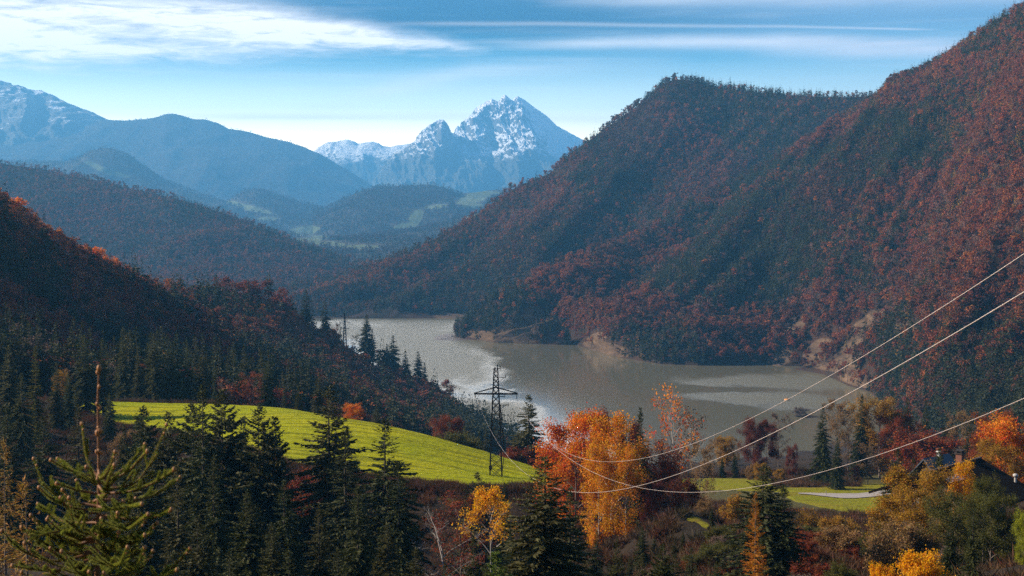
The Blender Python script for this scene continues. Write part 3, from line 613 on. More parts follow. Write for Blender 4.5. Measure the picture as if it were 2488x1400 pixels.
meadow('meadow', [(180, 372), (260, 360), (500, 330), (700, 305), (1000, 293), (1200, 288), (1345, 292)], [(180, 402), (270, 402), (500, 400), (700, 390), (900, 371), (1000, 361), (1100, 354), (1200, 350), (1345, 340)], 620, 160, 'meadow', .30)
meadow('pasture', [(1660, 412), (1700, 410), (1830, 405), (1930, 398)], [(1660, 458), (1850, 462), (1930, 450)], 120, 40, 'meadow_far', .25)
meadow('roadside_grass', [(1900, 396), (1940, 366), (2000, 350), (2120, 337), (2230, 345)], [(1900, 440), (1940, 432), (2060, 430), (2230, 425)], 120, 60, 'meadow_far', .25)
meadow('grass_strip', [(1672, 211.5), (1700, 209), (1760, 202.5), (1830, 195)], [(1672, 213), (1700, 212), (1760, 206), (1830, 198)], 60, 12, 'strip', .25)
# road curving out of the trees
rc = np.array([(1945, 392), (1975, 391), (2010, 388), (2050, 385), (2090, 385), (2140, 390), (2200, 400), (2300, 420)], float)
pxs = np.linspace(1945, 2300, 60); Yc = np.interp(pxs, rc[:, 0], rc[:, 1]); hw = np.interp(pxs, [1945, 1985, 2060, 2120, 2300], [1.0, 3, 7.5, 7, 6])
P = np.stack([np.stack([un(p, 700, Y + s * h)[:2] for p, Y, h in zip(pxs, Yc, hw)]) for s in np.linspace(-1, 1, 7)])
link('road', mesh('road', np.concatenate([P, (gz(P[..., 0], P[..., 1]) + .42)[..., None]], -1).reshape(-1, 3), [grid_faces(7, 60)[:, ::-1]], [M['road']], True))['kind'] = 'structure'
# the ground itself
gx = np.concatenate([np.arange(-420, -160, 6), np.arange(-160, 180, 2.5), np.arange(180, 620, 6)]); gy = np.concatenate([np.arange(-26, 60, 2), np.arange(60, 470, 2.5), np.arange(470, 1140, 8)])
GX, GY = np.meshgrid(gx, gy); GZ = gz(GX, GY)
ppx, ppy = pr(np.stack([GX, np.maximum(GY, 1), GZ], -1).reshape(-1, 3)); ppx = ppx.reshape(GX.shape); ppy = ppy.reshape(GX.shape)
inm2 = (ppx > 1640) & (ppx < 1840) & (GY > 186) & (GY < 214)
inm = ((GY > np.interp(ppx, [180, 260, 500, 700, 1000, 1200, 1345], [366, 354, 324, 299, 287, 282, 286])) & (GY < 412) & (ppx > 150) & (ppx < 1360)) | ((ppx > 1630) & (ppx < 2310) & (GY > 330) & (GY < 470))
GZn = GZ + np.where(inm | inm2, 0, fbm(GX / 9, GY / 9, 2, 4) * 1.1 + fbm(GX / 30, GY / 30, 6, 3) * 1.5) * np.clip(GY / 60, .1, 1)
gm = mesh('ground', np.stack([GX, GY, GZn], -1).reshape(-1, 3), [grid_faces(*GX.shape)[:, ::-1]], [M['ground']], True)
gr = np.where(inm, .62, 0) + np.clip(fbm(GX / 25, GY / 25, 99, 3) * .9, 0, .45); attr(gm, 'grass', gr)
link('ground', gm)['kind'] = 'structure'

# ------------------------------------------------------------------ tree builders (20 m reference height, base at the origin)
def trunk_mesh(name, H, r0, bend=0.0, k=7, seed=0):
    r = np.random.default_rng(seed); z = np.linspace(-.8, H, 12); b = B()
    P = np.stack([bend * np.sin(z / H * 2.2 + seed) * z / H, bend * np.cos(z / H * 1.7 + seed) * z / H * .6, z], 1)
    b.tube(P, r0 * np.clip(1 - z / H, .04, 1) ** .9, k); return b
def spruce_crown(name, seed, H=20., W=3.6, nb=330, dens=11, droop=.45, spray=.62, low=.06, gap=0.12, wid=.30, upsweep=.0):
    """branches in loose whorls; each carries small needle sprays (diamond faces)"""
    r = np.random.default_rng(seed); V = []; n0 = 0
    zb = np.sort(low + (0.985 - low) * r.random(nb) ** .85); zb = np.round(zb * 46) / 46 + r.normal(0, .011, nb)
    zb = np.clip(zb, low, .99); az_ = r.random(nb) * 2 * pi
    lob = 1 + .18 * np.sin(az_ * 2 + seed) + .12 * np.sin(az_ * 3 + zb * 9)
    L = (W * (1 - zb) ** .82 * np.clip(.35 + zb * 5, .3, 1) * r.uniform(.62, 1.18, nb) * lob + .12)
    L *= np.where(r.random(nb) < gap, r.uniform(.3, .6, nb), 1)
    rise = np.clip((zb - .62) * 1.9, -.25, .7) + upsweep
    S_ = []; 
    for i in range(nb):
        m = max(int(dens * .45), int(L[i] * dens)); t = r.random(m) ** .75 * .97 + .03
        hd = np.array([cos(az_[i]), sin(az_[i]), 0]); ld = np.array([-sin(az_[i]), cos(az_[i]), 0])
        zoff = L[i] * (rise[i] * t - droop * t ** 2 * (1.25 - zb[i]) + .18 * t ** 4)
        p = hd * (L[i] * t)[:, None] + np.array([0, 0, 1]) * (zb[i] * H + zoff)[:, None]
        side = r.choice([-1, 1], m) * r.uniform(.25, 1.0, m)
        sl = spray * r.uniform(.55, 1.2, m) * np.clip(L[i] / 2.2, .35, 1) * (1.15 - .55 * t)
        d = hd * r.uniform(.35, .9, (m, 1)) + ld * side[:, None] + np.array([0, 0, 1]) * (r.uniform(-.75, .12, (m, 1)) * (1.15 - zb[i]))
        d /= np.linalg.norm(d, axis=1)[:, None]
        S_.append((p, d, sl))
    m = 26; t = r.random(m)                                              # leader tuft
    S_.append((np.stack([r.normal(0, .05, m), r.normal(0, .05, m), H * (.94 + .055 * t)], 1), np.stack([r.normal(0, .5, m), r.normal(0, .5, m), r.uniform(.4, 1.2, m)], 1), np.full(m, .35)))
    p = np.concatenate([s[0] for s in S_]); d = np.concatenate([s[1] for s in S_]); sl = np.concatenate([s[2] for s in S_])
    q = r.normal(size=p.shape); q[:, 2] *= .5; wv_ = np.cross(d, q); wv_ /= np.linalg.norm(wv_, axis=1)[:, None] + 1e-9
    wv_ *= (sl * wid * .5)[:, None]
    V = np.stack([p, p + d * (sl * .45)[:, None] + wv_, p + d * sl[:, None] + np.array([0, 0, -.12]) * sl[:, None], p + d * (sl * .45)[:, None] - wv_], 1).reshape(-1, 3)
    return V, np.arange(len(V)).reshape(-1, 4), p
def limbs(seed, H, W, fork=.3, nl=11, spread=.9, up=.5, n2=6, n3=4, r0=.28, shape='round', top=1.0):
    """skeleton of a broadleaf tree: returns builder with wood and array of twig ends"""
    r = np.random.default_rng(seed); b = trunk_mesh('', H * .93, r0, .35, 7, seed); ends = []
    zf = np.linspace(fork, .93, nl) + r.normal(0, .015, nl); ga = 2.4
    for i, z in enumerate(zf):
        a = i * ga + r.normal(0, .35); f = (z - fork) / (1 - fork)
        prof = {'round': np.sqrt(max(.06, 1 - (2 * f - .85) ** 2 / 1.55)), 'tall': (1 - f ** 2 * .75) * (.6 + .4 * min(1, f * 4)), 'cone': 1.05 - .9 * f, 'vase': .5 + .6 * f}[shape]
        ln = W * prof * r.uniform(.78, 1.15)
        s = np.array([0.35 * sin(z * 2.2 + seed) * z, 0.2 * cos(z * 1.7 + seed) * z, z * H * .93]); hd = np.array([cos(a), sin(a), 0])
        t = np.linspace(0, 1, 6)[:, None]; upz = up * ln * (1.0 - .35 * (1 - f))
        P = s + hd * ln * t + np.array([0, 0, 1.0]) * upz * (t ** .8) + r.normal(0, .05, (6, 3)) * ln * .25 * t
        b.tube(P, r0 * .42 * (1.05 - t[:, 0]) * (1 - .6 * f) + .012, 4)
        for j in range(n2):
            tj = r.uniform(.3, 1.0); q = P[0] + (P[-1] - P[0]) * tj; q = np.array([np.interp(tj, t[:, 0], P[:, c]) for c in range(3)])
            d = hd * r.uniform(.1, .8) + r.normal(0, .6, 3) + np.array([0, 0, .35 + .3 * up]); d /= np.linalg.norm(d); l2 = ln * .42 * r.uniform(.6, 1.2)
            e = q + d * l2; b.tube(np.stack([q, (q + e) / 2 + r.normal(0, .06, 3) * l2, e]), np.array([.05, .03, .012]) * r0 / .28, 3)
            for k in range(n3):
                tk = r.uniform(.35, 1); q2 = q + (e - q) * tk; d2 = d * .6 + r.normal(0, .6, 3) + np.array([0, 0, .3]); d2 /= np.linalg.norm(d2)
                e2 = q2 + d2 * l2 * .5 * r.uniform(.6, 1.2); b.tube(np.stack([q2, e2]), [.018 * r0 / .28, .008], 3); ends.append((q2, e2, i))
    return b, ends
def leaves(ends, seed, per=22, size=.28, spread=.34, bare=.0, bare_top=0.0, H=20.):
    r = np.random.default_rng(seed + 1000); P = []
    lim = {}
    for a, e, i in ends:
        pr_ = lim.setdefault((i, 0), r.uniform(.3, 1.4)); m = int(per * pr_ * r.uniform(.5, 1.4) * (1 - bare) * (1 - bare_top * e[2] / H))
        if m < 1: continue
        t = r.random((m, 1)) * 1.15; P.append(a + (e - a) * t + r.normal(0, spread, (m, 3)))
    P = np.concatenate(P); n = len(P); s = size * r.uniform(.6, 1.25, n)
    u = r.normal(size=(n, 3)); u[:, 2] *= .7; u /= np.linalg.norm(u, axis=1)[:, None]; v = np.cross(u, r.normal(size=(n, 3))); v /= np.linalg.norm(v, axis=1)[:, None]
    u *= s[:, None] * .5; v *= s[:, None] * .36
    V = np.stack([P - u, P + v, P + u, P - v], 1).reshape(-1, 3)
    return V, np.arange(len(V)).reshape(-1, 4)

CR = {}   # crown meshes, TR trunk meshes: lists of variants by kind
TR = {}
def keep(kind, crown, trunk):
    CR.setdefault(kind, []).append(crown); TR.setdefault(kind, []).append(trunk)
for i, (sd_, W_, nb, dr, gp) in enumerate([(1, 3.7, 420, .45, .1), (2, 3.2, 400, .5, .12), (3, 4.3, 440, .4, .12), (4, 3.0, 360, .3, .18), (5, 4.0, 400, .55, .2)]):
    V, Q, _ = spruce_crown('', sd_, W=W_, nb=nb, dens=26, droop=dr, gap=gp, wid=.42)
    keep('spruce', mesh('spruce_crown', V, [Q]), trunk_mesh('', 19.6, .26, .12, 7, sd_).me('spruce_trunk', [M['bark']], True))
for i in range(3):                                                         # young, open, upswept
    V, Q, _ = spruce_crown('', 20 + i, W=4.9, nb=300, dens=26, droop=.3, gap=.08, spray=.85, low=.03, upsweep=.10, wid=.42)
    keep('young', mesh('young_spruce_crown', V, [Q]), trunk_mesh('', 19.6, .2, .1, 6, i).me('young_spruce_trunk', [M['bark']], True))
for i in range(3):                                                         # lighter models for the slope
    V, Q, _ = spruce_crown('', 30 + i, W=3.4 + .4 * i, nb=150, dens=6, droop=.45, gap=.1, spray=1.35, wid=.5)
    keep('spruce_mid', mesh('slope_spruce_crown', V, [Q]), trunk_mesh('', 19.4, .25, .1, 5, i).me('slope_spruce_trunk', [M['bark']], True))
for i in range(2):
    V, Q, _ = spruce_crown('', 40 + i, W=2.9, nb=300, dens=15, droop=.1, gap=.15, spray=.7, wid=.22, low=.1, upsweep=.25)
    keep('larch', mesh('larch_crown', V, [Q]), trunk_mesh('', 19.5, .2, .15, 6, i).me('larch_trunk', [M['bark_grey']], True))
for i in range(2):                                                         # pine: bare stem, flat-topped layered crown
    V, Q, _ = spruce_crown('', 50 + i, W=5.0, nb=110, dens=9, droop=.05, gap=.25, spray=.9, wid=.4, low=.5, upsweep=.3)
    keep('pine', mesh('pine_crown', V, [Q]), trunk_mesh('', 19.3, .28, .5, 6, i).me('pine_trunk', [M['bark']], True))
def broad(kind, seeds, W, per, size, bark, trunkname, crownname, lod=1.0, **kw):
    lk = {k: v for k, v in kw.items() if k in ('spread', 'bare', 'bare_top')}; sk = {k: v for k, v in kw.items() if k not in lk}
    for sd_ in seeds:
        b, ends = limbs(sd_, 20., W, **sk); V, Q = leaves(ends, sd_, per, size, **lk)
        f_ = 20. / max(np.percentile(V[:, 2], 99.7), np.percentile([e_[1][2] for e_ in ends], 97)); V[:, 2] *= f_; b.V = [v_ * np.array([1, 1, f_]) for v_ in b.V]
        keep(kind, mesh(crownname, V, [Q]), b.me(trunkname, [M[bark]], True))
broad('beech', (101, 102, 103), 6.2, 48, .30, 'bark_grey', 'beech_trunk', 'beech_crown', fork=.18, nl=16, up=.75, n2=8, n3=5, spread=.55)
broad('birch', (111, 112), 4.4, 36, .26, 'bark_pale', 'birch_trunk', 'birch_crown', fork=.2, nl=15, up=.8, n2=7, n3=5, r0=.2, spread=.5, shape='tall')
broad('birch_high', (115, 116), 4.6, 15, .30, 'bark_pale', 'forked_birch_trunk', 'forked_birch_crown', fork=.5, nl=11, up=1.3, n2=6, n3=5, r0=.2, spread=.4, shape='cone')
broad('sparse', (121, 122, 123), 4.6, 4, .30, 'bark_pale', 'thin_birch_trunk', 'thin_birch_crown', fork=.25, nl=15, up=1.0, n2=7, n3=5, r0=.16, spread=.35, shape='tall')
broad('twiggy', (131, 132, 133), 5.0, 8, .30, 'bark_grey', 'bare_tree_trunk', 'bare_tree_crown', fork=.2, nl=15, up=.9, n2=9, n3=7, r0=.2, spread=.3)
broad('bush', (141, 142, 143), 9.5, 30, .75, 'bark_grey', 'bush_stems', 'bush_crown', fork=.03, nl=16, up=.5, n2=8, n3=5, r0=.35, spread=1.0)
broad('beech_mid', (151, 152, 153), 6.6, 13, .95, 'bark_grey', 'slope_beech_trunk', 'slope_beech_crown', fork=.2, nl=11, up=.6, n2=5, n3=4, spread=.75)
broad('twiggy_mid', (161, 162), 5.8, 4, .55, 'bark_grey', 'slope_bare_trunk', 'slope_bare_crown', fork=.2, nl=12, up=.8, n2=6, n3=5, r0=.25, spread=.4)
broad('whitebare', (171, 172), 6.0, .6, .3, 'bark_pale', 'white_bare_stems', 'white_bare_crown', fork=.05, nl=16, up=1.4, n2=6, n3=5, r0=.16, spread=.3, shape='vase')

# far-forest prototypes: one light mesh each, drawn many times by the forests' geometry nodes
PROTO = bpy.data.collections.new('forest_tree_models')
def proto(name, V, Q, mat, trunk=True, tv=None):
    b = B(); b.tube([(0, 0, -1), (0, 0, 9)], [.3, .15], 4); n0 = len(V); TV = np.concatenate(b.V); TQ = np.concatenate(b.Q)
    me = mesh(name, np.concatenate([V, TV]), [Q, TQ + n0], [M[mat], M['bark']], False, [0, 1])
    o = bpy.data.objects.new(name, me); PROTO.objects.link(o)
def far_spruce(seed, W=3.4, nb=46, larch=False):
    V, Q, _ = spruce_crown('', seed, W=W, nb=nb, dens=3.0, droop=.4, gap=.1, spray=2.0, wid=.62, low=.08)
    return V, Q
def far_broad(seed, n=230, W=4.6, size=1.5, lo=.25):
    r = np.random.default_rng(seed); k = 9
    c = np.stack([r.normal(0, W * .42, k), r.normal(0, W * .42, k), 20 * r.uniform(lo + .18, .82, k)], 1); rad = r.uniform(.38, .62, k) * W
    c[0] = (0, 0, 15); i = r.integers(0, k, n); d = r.normal(size=(n, 3)); d /= np.linalg.norm(d, axis=1)[:, None]; d[:, 2] = np.abs(d[:, 2]) * 1.1 - .3
    P = c[i] + d * rad[i][:, None] * r.uniform(.75, 1.05, (n, 1)) * np.array([1, 1, 1.25]); P[:, 2] = np.minimum(P[:, 2], 20.5)
    s = size * r.uniform(.6, 1.2, n); u = r.normal(size=(n, 3)); u /= np.linalg.norm(u, axis=1)[:, None]; v = np.cross(u, d + r.normal(0, .4, (n, 3))); v /= np.linalg.norm(v, axis=1)[:, None]
    V = np.stack([P - u * s[:, None] * .5, P + v * s[:, None] * .4, P + u * s[:, None] * .5, P - v * s[:, None] * .4], 1).reshape(-1, 3)
    return V, np.arange(len(V)).reshape(-1, 4)
for i in range(3): proto('a%d_spruce_model' % i, *far_spruce(200 + i, 3.0 + .4 * i), 'f_spruce')
for i in range(3): proto('b%d_beech_model' % i, *far_broad(210 + i), 'f_beech')
for i in range(2): proto('c%d_orange_beech_model' % i, *far_broad(220 + i), 'f_orange')
for i in range(2): proto('d%d_bare_beech_model' % i, *far_broad(230 + i, n=170, size=1.0), 'f_bare')
for i in range(2): proto('f%d_dark_beech_model' % i, *far_broad(250 + i), 'f_dark')
for i in range(2): proto('e%d_larch_model' % i, *far_spruce(240 + i, 2.8, 40), 'f_larch')
KINDS_ = {'spruce': (0, 3), 'beech': (3, 3), 'orange': (6, 2), 'bare': (8, 2), 'larch': (10, 2), 'dark': (12, 2)}
def forest(name, P, kinds, hts, label, seed=1, cat='forest'):
    """one object of kind stuff: a point per tree, a tree model on each"""
    r = np.random.default_rng(seed); n = len(P)
    me = bpy.data.meshes.new(name); me.vertices.add(n); me.vertices.foreach_set('co', np.asarray(P, np.float32).ravel())
    idx = np.array([KINDS_[k][0] + r.integers(0, KINDS_[k][1]) for k in kinds], np.int32)
    a = me.attributes.new('pick', 'INT', 'POINT'); a.data.foreach_set('value', idx)
    attr(me, 'spin', r.random(n) * 6.28); h = np.asarray(hts) / 20.
    a = me.attributes.new('size', 'FLOAT_VECTOR', 'POINT'); wd = h * r.uniform(.85, 1.2, n)
    a.data.foreach_set('vector', np.stack([wd, wd, h], 1).astype(np.float32).ravel())
    o = link(name, me); tag(o, label, cat, None, 'stuff')
    ng = bpy.data.node_groups.new(name, 'GeometryNodeTree'); ng.interface.new_socket('Geometry', in_out='INPUT', socket_type='NodeSocketGeometry'); ng.interface.new_socket('Geometry', in_out='OUTPUT', socket_type='NodeSocketGeometry')
    N = ng.nodes.new; gi = N('NodeGroupInput'); go = N('NodeGroupOutput'); ip = N('GeometryNodeInstanceOnPoints'); ci = N('GeometryNodeCollectionInfo')
    mp = N('GeometryNodeMeshToPoints')
    ci.inputs['Collection'].default_value = PROTO; ci.inputs['Separate Children'].default_value = True; ci.inputs['Reset Children'].default_value = True
    def na(nm, t):
        q = N('GeometryNodeInputNamedAttribute'); q.data_type = t; q.inputs[0].default_value = nm; return q.outputs[0]
    cx = N('ShaderNodeCombineXYZ'); L = ng.links.new
    L(na('spin', 'FLOAT'), cx.inputs[2]); er = N('FunctionNodeEulerToRotation'); L(cx.outputs[0], er.inputs[0])
    L(gi.outputs[0], mp.inputs['Mesh']); L(mp.outputs[0], ip.inputs['Points']); L(ci.outputs[0], ip.inputs['Instance']); ip.inputs['Pick Instance'].default_value = True
    L(na('pick', 'INT'), ip.inputs['Instance Index']); L(er.outputs[0], ip.inputs['Rotation']); L(na('size', 'FLOAT_VECTOR'), ip.inputs['Scale'])
    L(ip.outputs[0], go.inputs[0]); o.modifiers.new('trees', 'NODES').node_group = ng
    return o
def pickk(p, r):
    """p: dict kind -> array of weights; returns array of kind names"""
    ks = list(p); Wt = np.stack([np.broadcast_to(p[k], len(next(v for v in p.values() if np.ndim(v)))) for k in ks], 1).clip(0)
    c = np.cumsum(Wt / Wt.sum(1)[:, None], 1); q = r.random((len(c), 1)); return np.array(ks)[(q > c).sum(1).clip(0, len(ks) - 1)]

r = np.random.default_rng(5)
# right mountain, front ridge
P = sample(G_ridge, 46000, lambda P, r: (rockmask(*pr(P)) < r.uniform(.15, 1.05, len(P))) & (P[:, 2] > .5), seed=2)
px, py = pr(P); t1 = fbm(P[:, 0] / 150 + P[:, 2] / 160, P[:, 1] / 260, 3, 4); t2 = fbm(P[:, 0] / 60, P[:, 1] / 90, 6, 3); t3 = fbm(P[:, 0] / 220, P[:, 1] / 220, 9, 3)
lowr = np.clip((py - 760) / 120, 0, 1) * np.clip((px - 2130) / 60, 0, 1); br = ell(px, py, 2330, 640, 260, 130, -30)
up = np.clip((px - 1900) / 300, 0, 1) * np.clip((600 - py) / 200, 0, 1)
k = pickk({'spruce': np.clip(.24 + t1 * 3.2 + t2 * .9 - br * .7, .03, 2.4) + lowr * 3.5, 'beech': np.clip(.55 - t1 * 1.6 + t3 * 1.2, .06, 2) + br * .5, 'dark': np.clip(.45 - t1 * .8 - t3 * 1.6, .04, 1.5) + br * .35, 'orange': np.clip(.03 + t2 * .45 - t1 * .15, .006, .45), 'bare': np.clip(.13 + t3 * .7, .03, 1) + br * .5, 'larch': np.clip(.02 + t2 * .15, 0, .2) + up * np.clip(.12 + t2 * .9, 0, 1)}, r)
forest('ridge_forest', P, k, np.where(k == 'spruce', r.uniform(12, 24, len(P)), np.where(k == 'larch', r.uniform(13, 21, len(P)), 8 + 12 * r.random(len(P)) ** 2.2)), 'dense red brown beech forest with dark spruces covering the front mountain ridge', 11)
P = sample(G_dome, 27000, lambda P, r: (P[:, 2] > .5) & (pr(P)[0] > 580), v1=.97, seed=3)
px, py = pr(P); t1 = fbm(P[:, 0] / 190 + P[:, 2] / 220, P[:, 1] / 320, 23, 4); t2 = fbm(P[:, 0] / 70, P[:, 1] / 100, 26, 3); t3 = fbm(P[:, 0] / 250, P[:, 1] / 250, 29, 3)
sprb = np.clip((1500 - px) / 350, 0, 1) * .55
k = pickk({'spruce': np.clip(.22 + t1 * 3.2 + t2 * .9, .04, 2.4) + sprb, 'beech': np.clip(.5 - t1 * 1.5 + t3 * 1.2, .06, 2), 'dark': np.clip(.45 - t1 * .8 - t3 * 1.6, .04, 1.5), 'orange': np.clip(.04 + t2 * .5, .01, .5), 'bare': np.clip(.25 + t3, .05, 1), 'larch': np.clip(.03 + t2 * .25, 0, .3)}, r)
forest('dome_forest', P, k, np.where(k == 'spruce', r.uniform(11, 22, len(P)), np.where(k == 'larch', r.uniform(13, 20, len(P)), 8 + 11 * r.random(len(P)) ** 2.2)), 'hazy red brown forest on the round topped mountain across the lake', 12)
P = sample(G_mid, 24000, v1=.98, seed=4); t1 = fbm(P[:, 0] / 260, P[:, 1] / 320, 43, 4); t2 = fbm(P[:, 0] / 90, P[:, 1] / 120, 46, 3)
k = pickk({'spruce': np.clip(.6 + t1 * 1.8, .1, 1.6), 'beech': np.clip(.2 - t1 * .8, .05, 2), 'dark': np.clip(.35 - t1 * .6, .05, 1), 'orange': np.clip(.02 + t2 * .25, .004, .3), 'bare': np.clip(.25 + t2 * .6, .05, 1), 'larch': np.clip(.05 + t2 * .3, 0, .3)}, r)
forest('hill_forest', P, k, r.uniform(10, 18, len(P)), 'blue hazed autumn forest on the long wooded hill behind the valley', 13)
# left slope: the far two thirds as one wood, the lower trees stand singly below
def left_mix(P, r):
    px, py = pr(P); t1 = fbm(P[:, 0] / 70, P[:, 1] / 90, 53, 4); t2 = fbm(P[:, 0] / 35, P[:, 1] / 40, 56, 3)
    ridge_py = np.interp(px, [0, 100, 200, 300, 400, 500, 620, 700, 800, 900, 1000, 1100, 1200], [505, 573, 637, 684, 716, 738, 753, 785, 832, 880, 942, 1000, 1068])
    near = np.clip(1 - (py - ridge_py) / 55, 0, 1)
    left = np.clip((420 - px) / 250, 0, 1)
    return pickk({'spruce': np.clip(1.0 + t1 * 2.9 - left * .6 - near * (1.2 * (px < 420) + .3), .04, 2.2), 'beech': np.clip(.30 - t1 * .6 + left * .45, .05, 2), 'orange': np.clip(.07 + t2 * .45, .0, .5) + near * (2.6 * (px < 420) + .9 * ((px > 540) & (px < 720)) + .2), 'bare': np.clip(.12 + t2 * .5, .02, 1) + left * .4, 'larch': np.clip(.02 + t2 * .1, 0, .2)}, r)
cut = lambda P: ell(pr(P)[0], pr(P)[1], 868, 868, 60, 20, 40) > .2
Pl = sample(G_left, 7600, lambda P, r: (P[:, 2] > .8) & ~cut(P), seed=6); kl = left_mix(Pl, r)
hl = np.where(kl == 'spruce', r.uniform(16, 29, len(Pl)), np.where(kl == 'larch', r.uniform(14, 20, len(Pl)), r.uniform(9, 16, len(Pl))))
# foreground-most trees of the slope become objects of their own
pxl, pyl = pr(Pl); vis = (pxl > -30) & (pxl < 1230) & (pyl < 1075)
size_px = hl / Pl[:, 1] * vis
order = np.argsort(-size_px); SINGLE = {}
single = np.zeros(len(Pl), bool)
NS, NB = 150, 110
for kk, nn in (('spruce', NS), ('beech', NB // 2), ('orange', NB // 4), ('bare', NB // 4)):
    c = [i for i in order if kl[i] == kk][:nn]; single[c] = True; SINGLE[kk] = c
m_ = ~single
forest('slope_forest', Pl[m_], kl[m_], hl[m_], 'dark spruce and beech wood covering the shaded left slope above the lake', 14)
for nm, G, n, hh, lb, sd_ in (('valley_hill_forest', G_v, 9000, 19, 'pale blue wood on the low foothills at the end of the valley', 19), ('rounded_hill_forest', G_kn, 16000, 22, 'pale blue forest on the rounded hills of the far valley', 15), ('meadow_hill_forest', G_kn2, 9000, 22, 'pale blue forest on the small hill with meadows in the far valley', 16), ('knoll_forest', G_c, 9000, 22, 'faint forest on the pointed knoll below the blue ridge', 17), ('blue_ridge_forest', G_b, 12000, 24, 'forest fading to blue on the long mountain ridge', 18)):
    o_ = bpy.data.objects[{'valley_hill_forest': 'valley_hill', 'rounded_hill_forest': 'rounded_hill', 'meadow_hill_forest': 'meadow_hill', 'knoll_forest': 'dark_knoll', 'blue_ridge_forest': 'blue_ridge'}[nm]]
    gl = {'valley_hill_forest': [(745, 584, 36, 8, -4), (800, 592, 50, 7, 4), (880, 600, 54, 7, 0), (1150, 528, 32, 8, -20)], 'rounded_hill_forest': [(1150, 482, 44, 17, -15), (1060, 502, 30, 7, -5), (1010, 530, 26, 16, -50), (1150, 500, 34, 8, 0), (985, 548, 33, 9, -10), (745, 560, 36, 12, -8), (800, 582, 54, 10, 5), (880, 600, 64, 10, 0), (1180, 470, 42, 8, 0)],
          'meadow_hill_forest': [(560, 494, 40, 9, 10), (600, 503, 44, 7, 10), (630, 513, 38, 7, 8), (650, 532, 28, 7, 0), (740, 562, 42, 14, -8), (790, 584, 54, 9, 5), (540, 510, 33, 10, 20)], 'knoll_forest': [(240, 408, 44, 8, 25), (290, 424, 34, 8, 15), (225, 398, 20, 6, 20)], 'blue_ridge_forest': [(0, 0, 1, 1)]}[nm]
    P = sample(G, n, lambda P, r: np.max([ell(*pr(P), *e) for e in gl], 0) < .25, seed=sd_)
    k = pickk({'spruce': np.full(len(P), .7), 'dark': .3, 'bare': .06}, r)
    forest(nm, P, k, r.uniform(.7, 1.2, len(P)) * hh, lb, sd_)

# ------------------------------------------------------------------ single trees
used = {}
DEF = {'spruce': ('spruce_tree', 'spruce', 'bark'), 'young': ('young_spruce', 'spruce', 'bark'), 'spruce_mid': ('spruce_tree', 'spruce', 'bark'), 'larch': ('larch_tree', 'larch', 'bark_grey'), 'pine': ('pine_tree', 'pine', 'bark'), 'beech': ('beech_tree', 'rust', 'bark_grey'), 'birch': ('birch_tree', 'yellow', 'bark_pale'), 'birch_high': ('birch_tree', 'bright_yellow', 'bark_pale'), 'sparse': ('birch_tree', 'orange', 'bark_pale'), 'twiggy': ('bare_tree', 'greybrown', 'bark_grey'), 'bush': ('bush', 'ochre', 'bark_grey'), 'beech_mid': ('beech_tree', 'rust', 'bark_grey'), 'twiggy_mid': ('bare_tree', 'greybrown', 'bark_grey'), 'whitebare': ('bare_tree', 'greybrown', 'bark_pale')}
CATS = {'spruce_tree': 'spruce', 'young_spruce': 'spruce', 'larch_tree': 'larch', 'pine_tree': 'pine', 'beech_tree': 'tree', 'birch_tree': 'birch', 'bare_tree': 'bare tree', 'bush': 'bush'}
def tree(kind, loc, h, w=1.0, mat=None, label=None, group=None, var=None, rz=None, name=None):
    nm, dm, bk = DEF[kind]; nm = name or nm; i = used.get(kind, 0); used[kind] = i + 1
    v = (i if var is None else var) % len(CR[kind]); s = h / 20.
    t = thing(nm, label, CATS[nm], loc, random.random() * 6.28 if rz is None else rz, (s * w, s * w, s), group)
    link('trunk', TR[kind][v], t); link('crown', CR[kind][v], t, M[mat or dm])
    return t
GZI = None
def at_top(kind, px, pyt, Y, w=1.0, mat=None, label=None, group=None, var=None, h=None, name=None, sink=.2):
    """stand a tree on the ground at distance Y in photo column px, as tall as its tip at photo row pyt asks"""
    if kind in ('spruce', 'young') and Y < 260: w *= 1.15
    top = un(px, pyt, Y); z = gz1(top[0], Y); hh = top[2] - z + sink
    if h is not None: z = top[2] - h; hh = h
    if not 2 < hh < 40: print('HEIGHT?', kind, px, pyt, Y, round(hh, 1))
    return tree(kind, (top[0], Y, z - sink), max(hh, 1.5), w, mat, label, group, var, name=name)

# slope trees that show largest
for kk, kind, mt, lab, grp in (('spruce', 'spruce_mid', 'spruce', 'dark spruce standing in the shaded wood on the slope left of the lake', 'spruces in the shaded slope wood'),
                               ('beech', 'beech_mid', 'rust', 'rust brown beech among spruces in the shaded wood on the left slope', 'rust beeches in the shaded slope wood'),
                               ('orange', 'beech_mid', 'orange', 'glowing orange red beech on the sunlit edge of the left slope', 'orange beeches on the slope edge'),
                               ('bare', 'twiggy_mid', 'greybrown', 'leafless grey brown tree in the shaded wood on the left slope', 'bare trees in the shaded slope wood')):
    for i in SINGLE[kk]:
        p = Pl[i]; tree(kind, (p[0], p[1], p[2] - .4), float(hl[i]), random.uniform(.85, 1.2), mt, lab, grp)

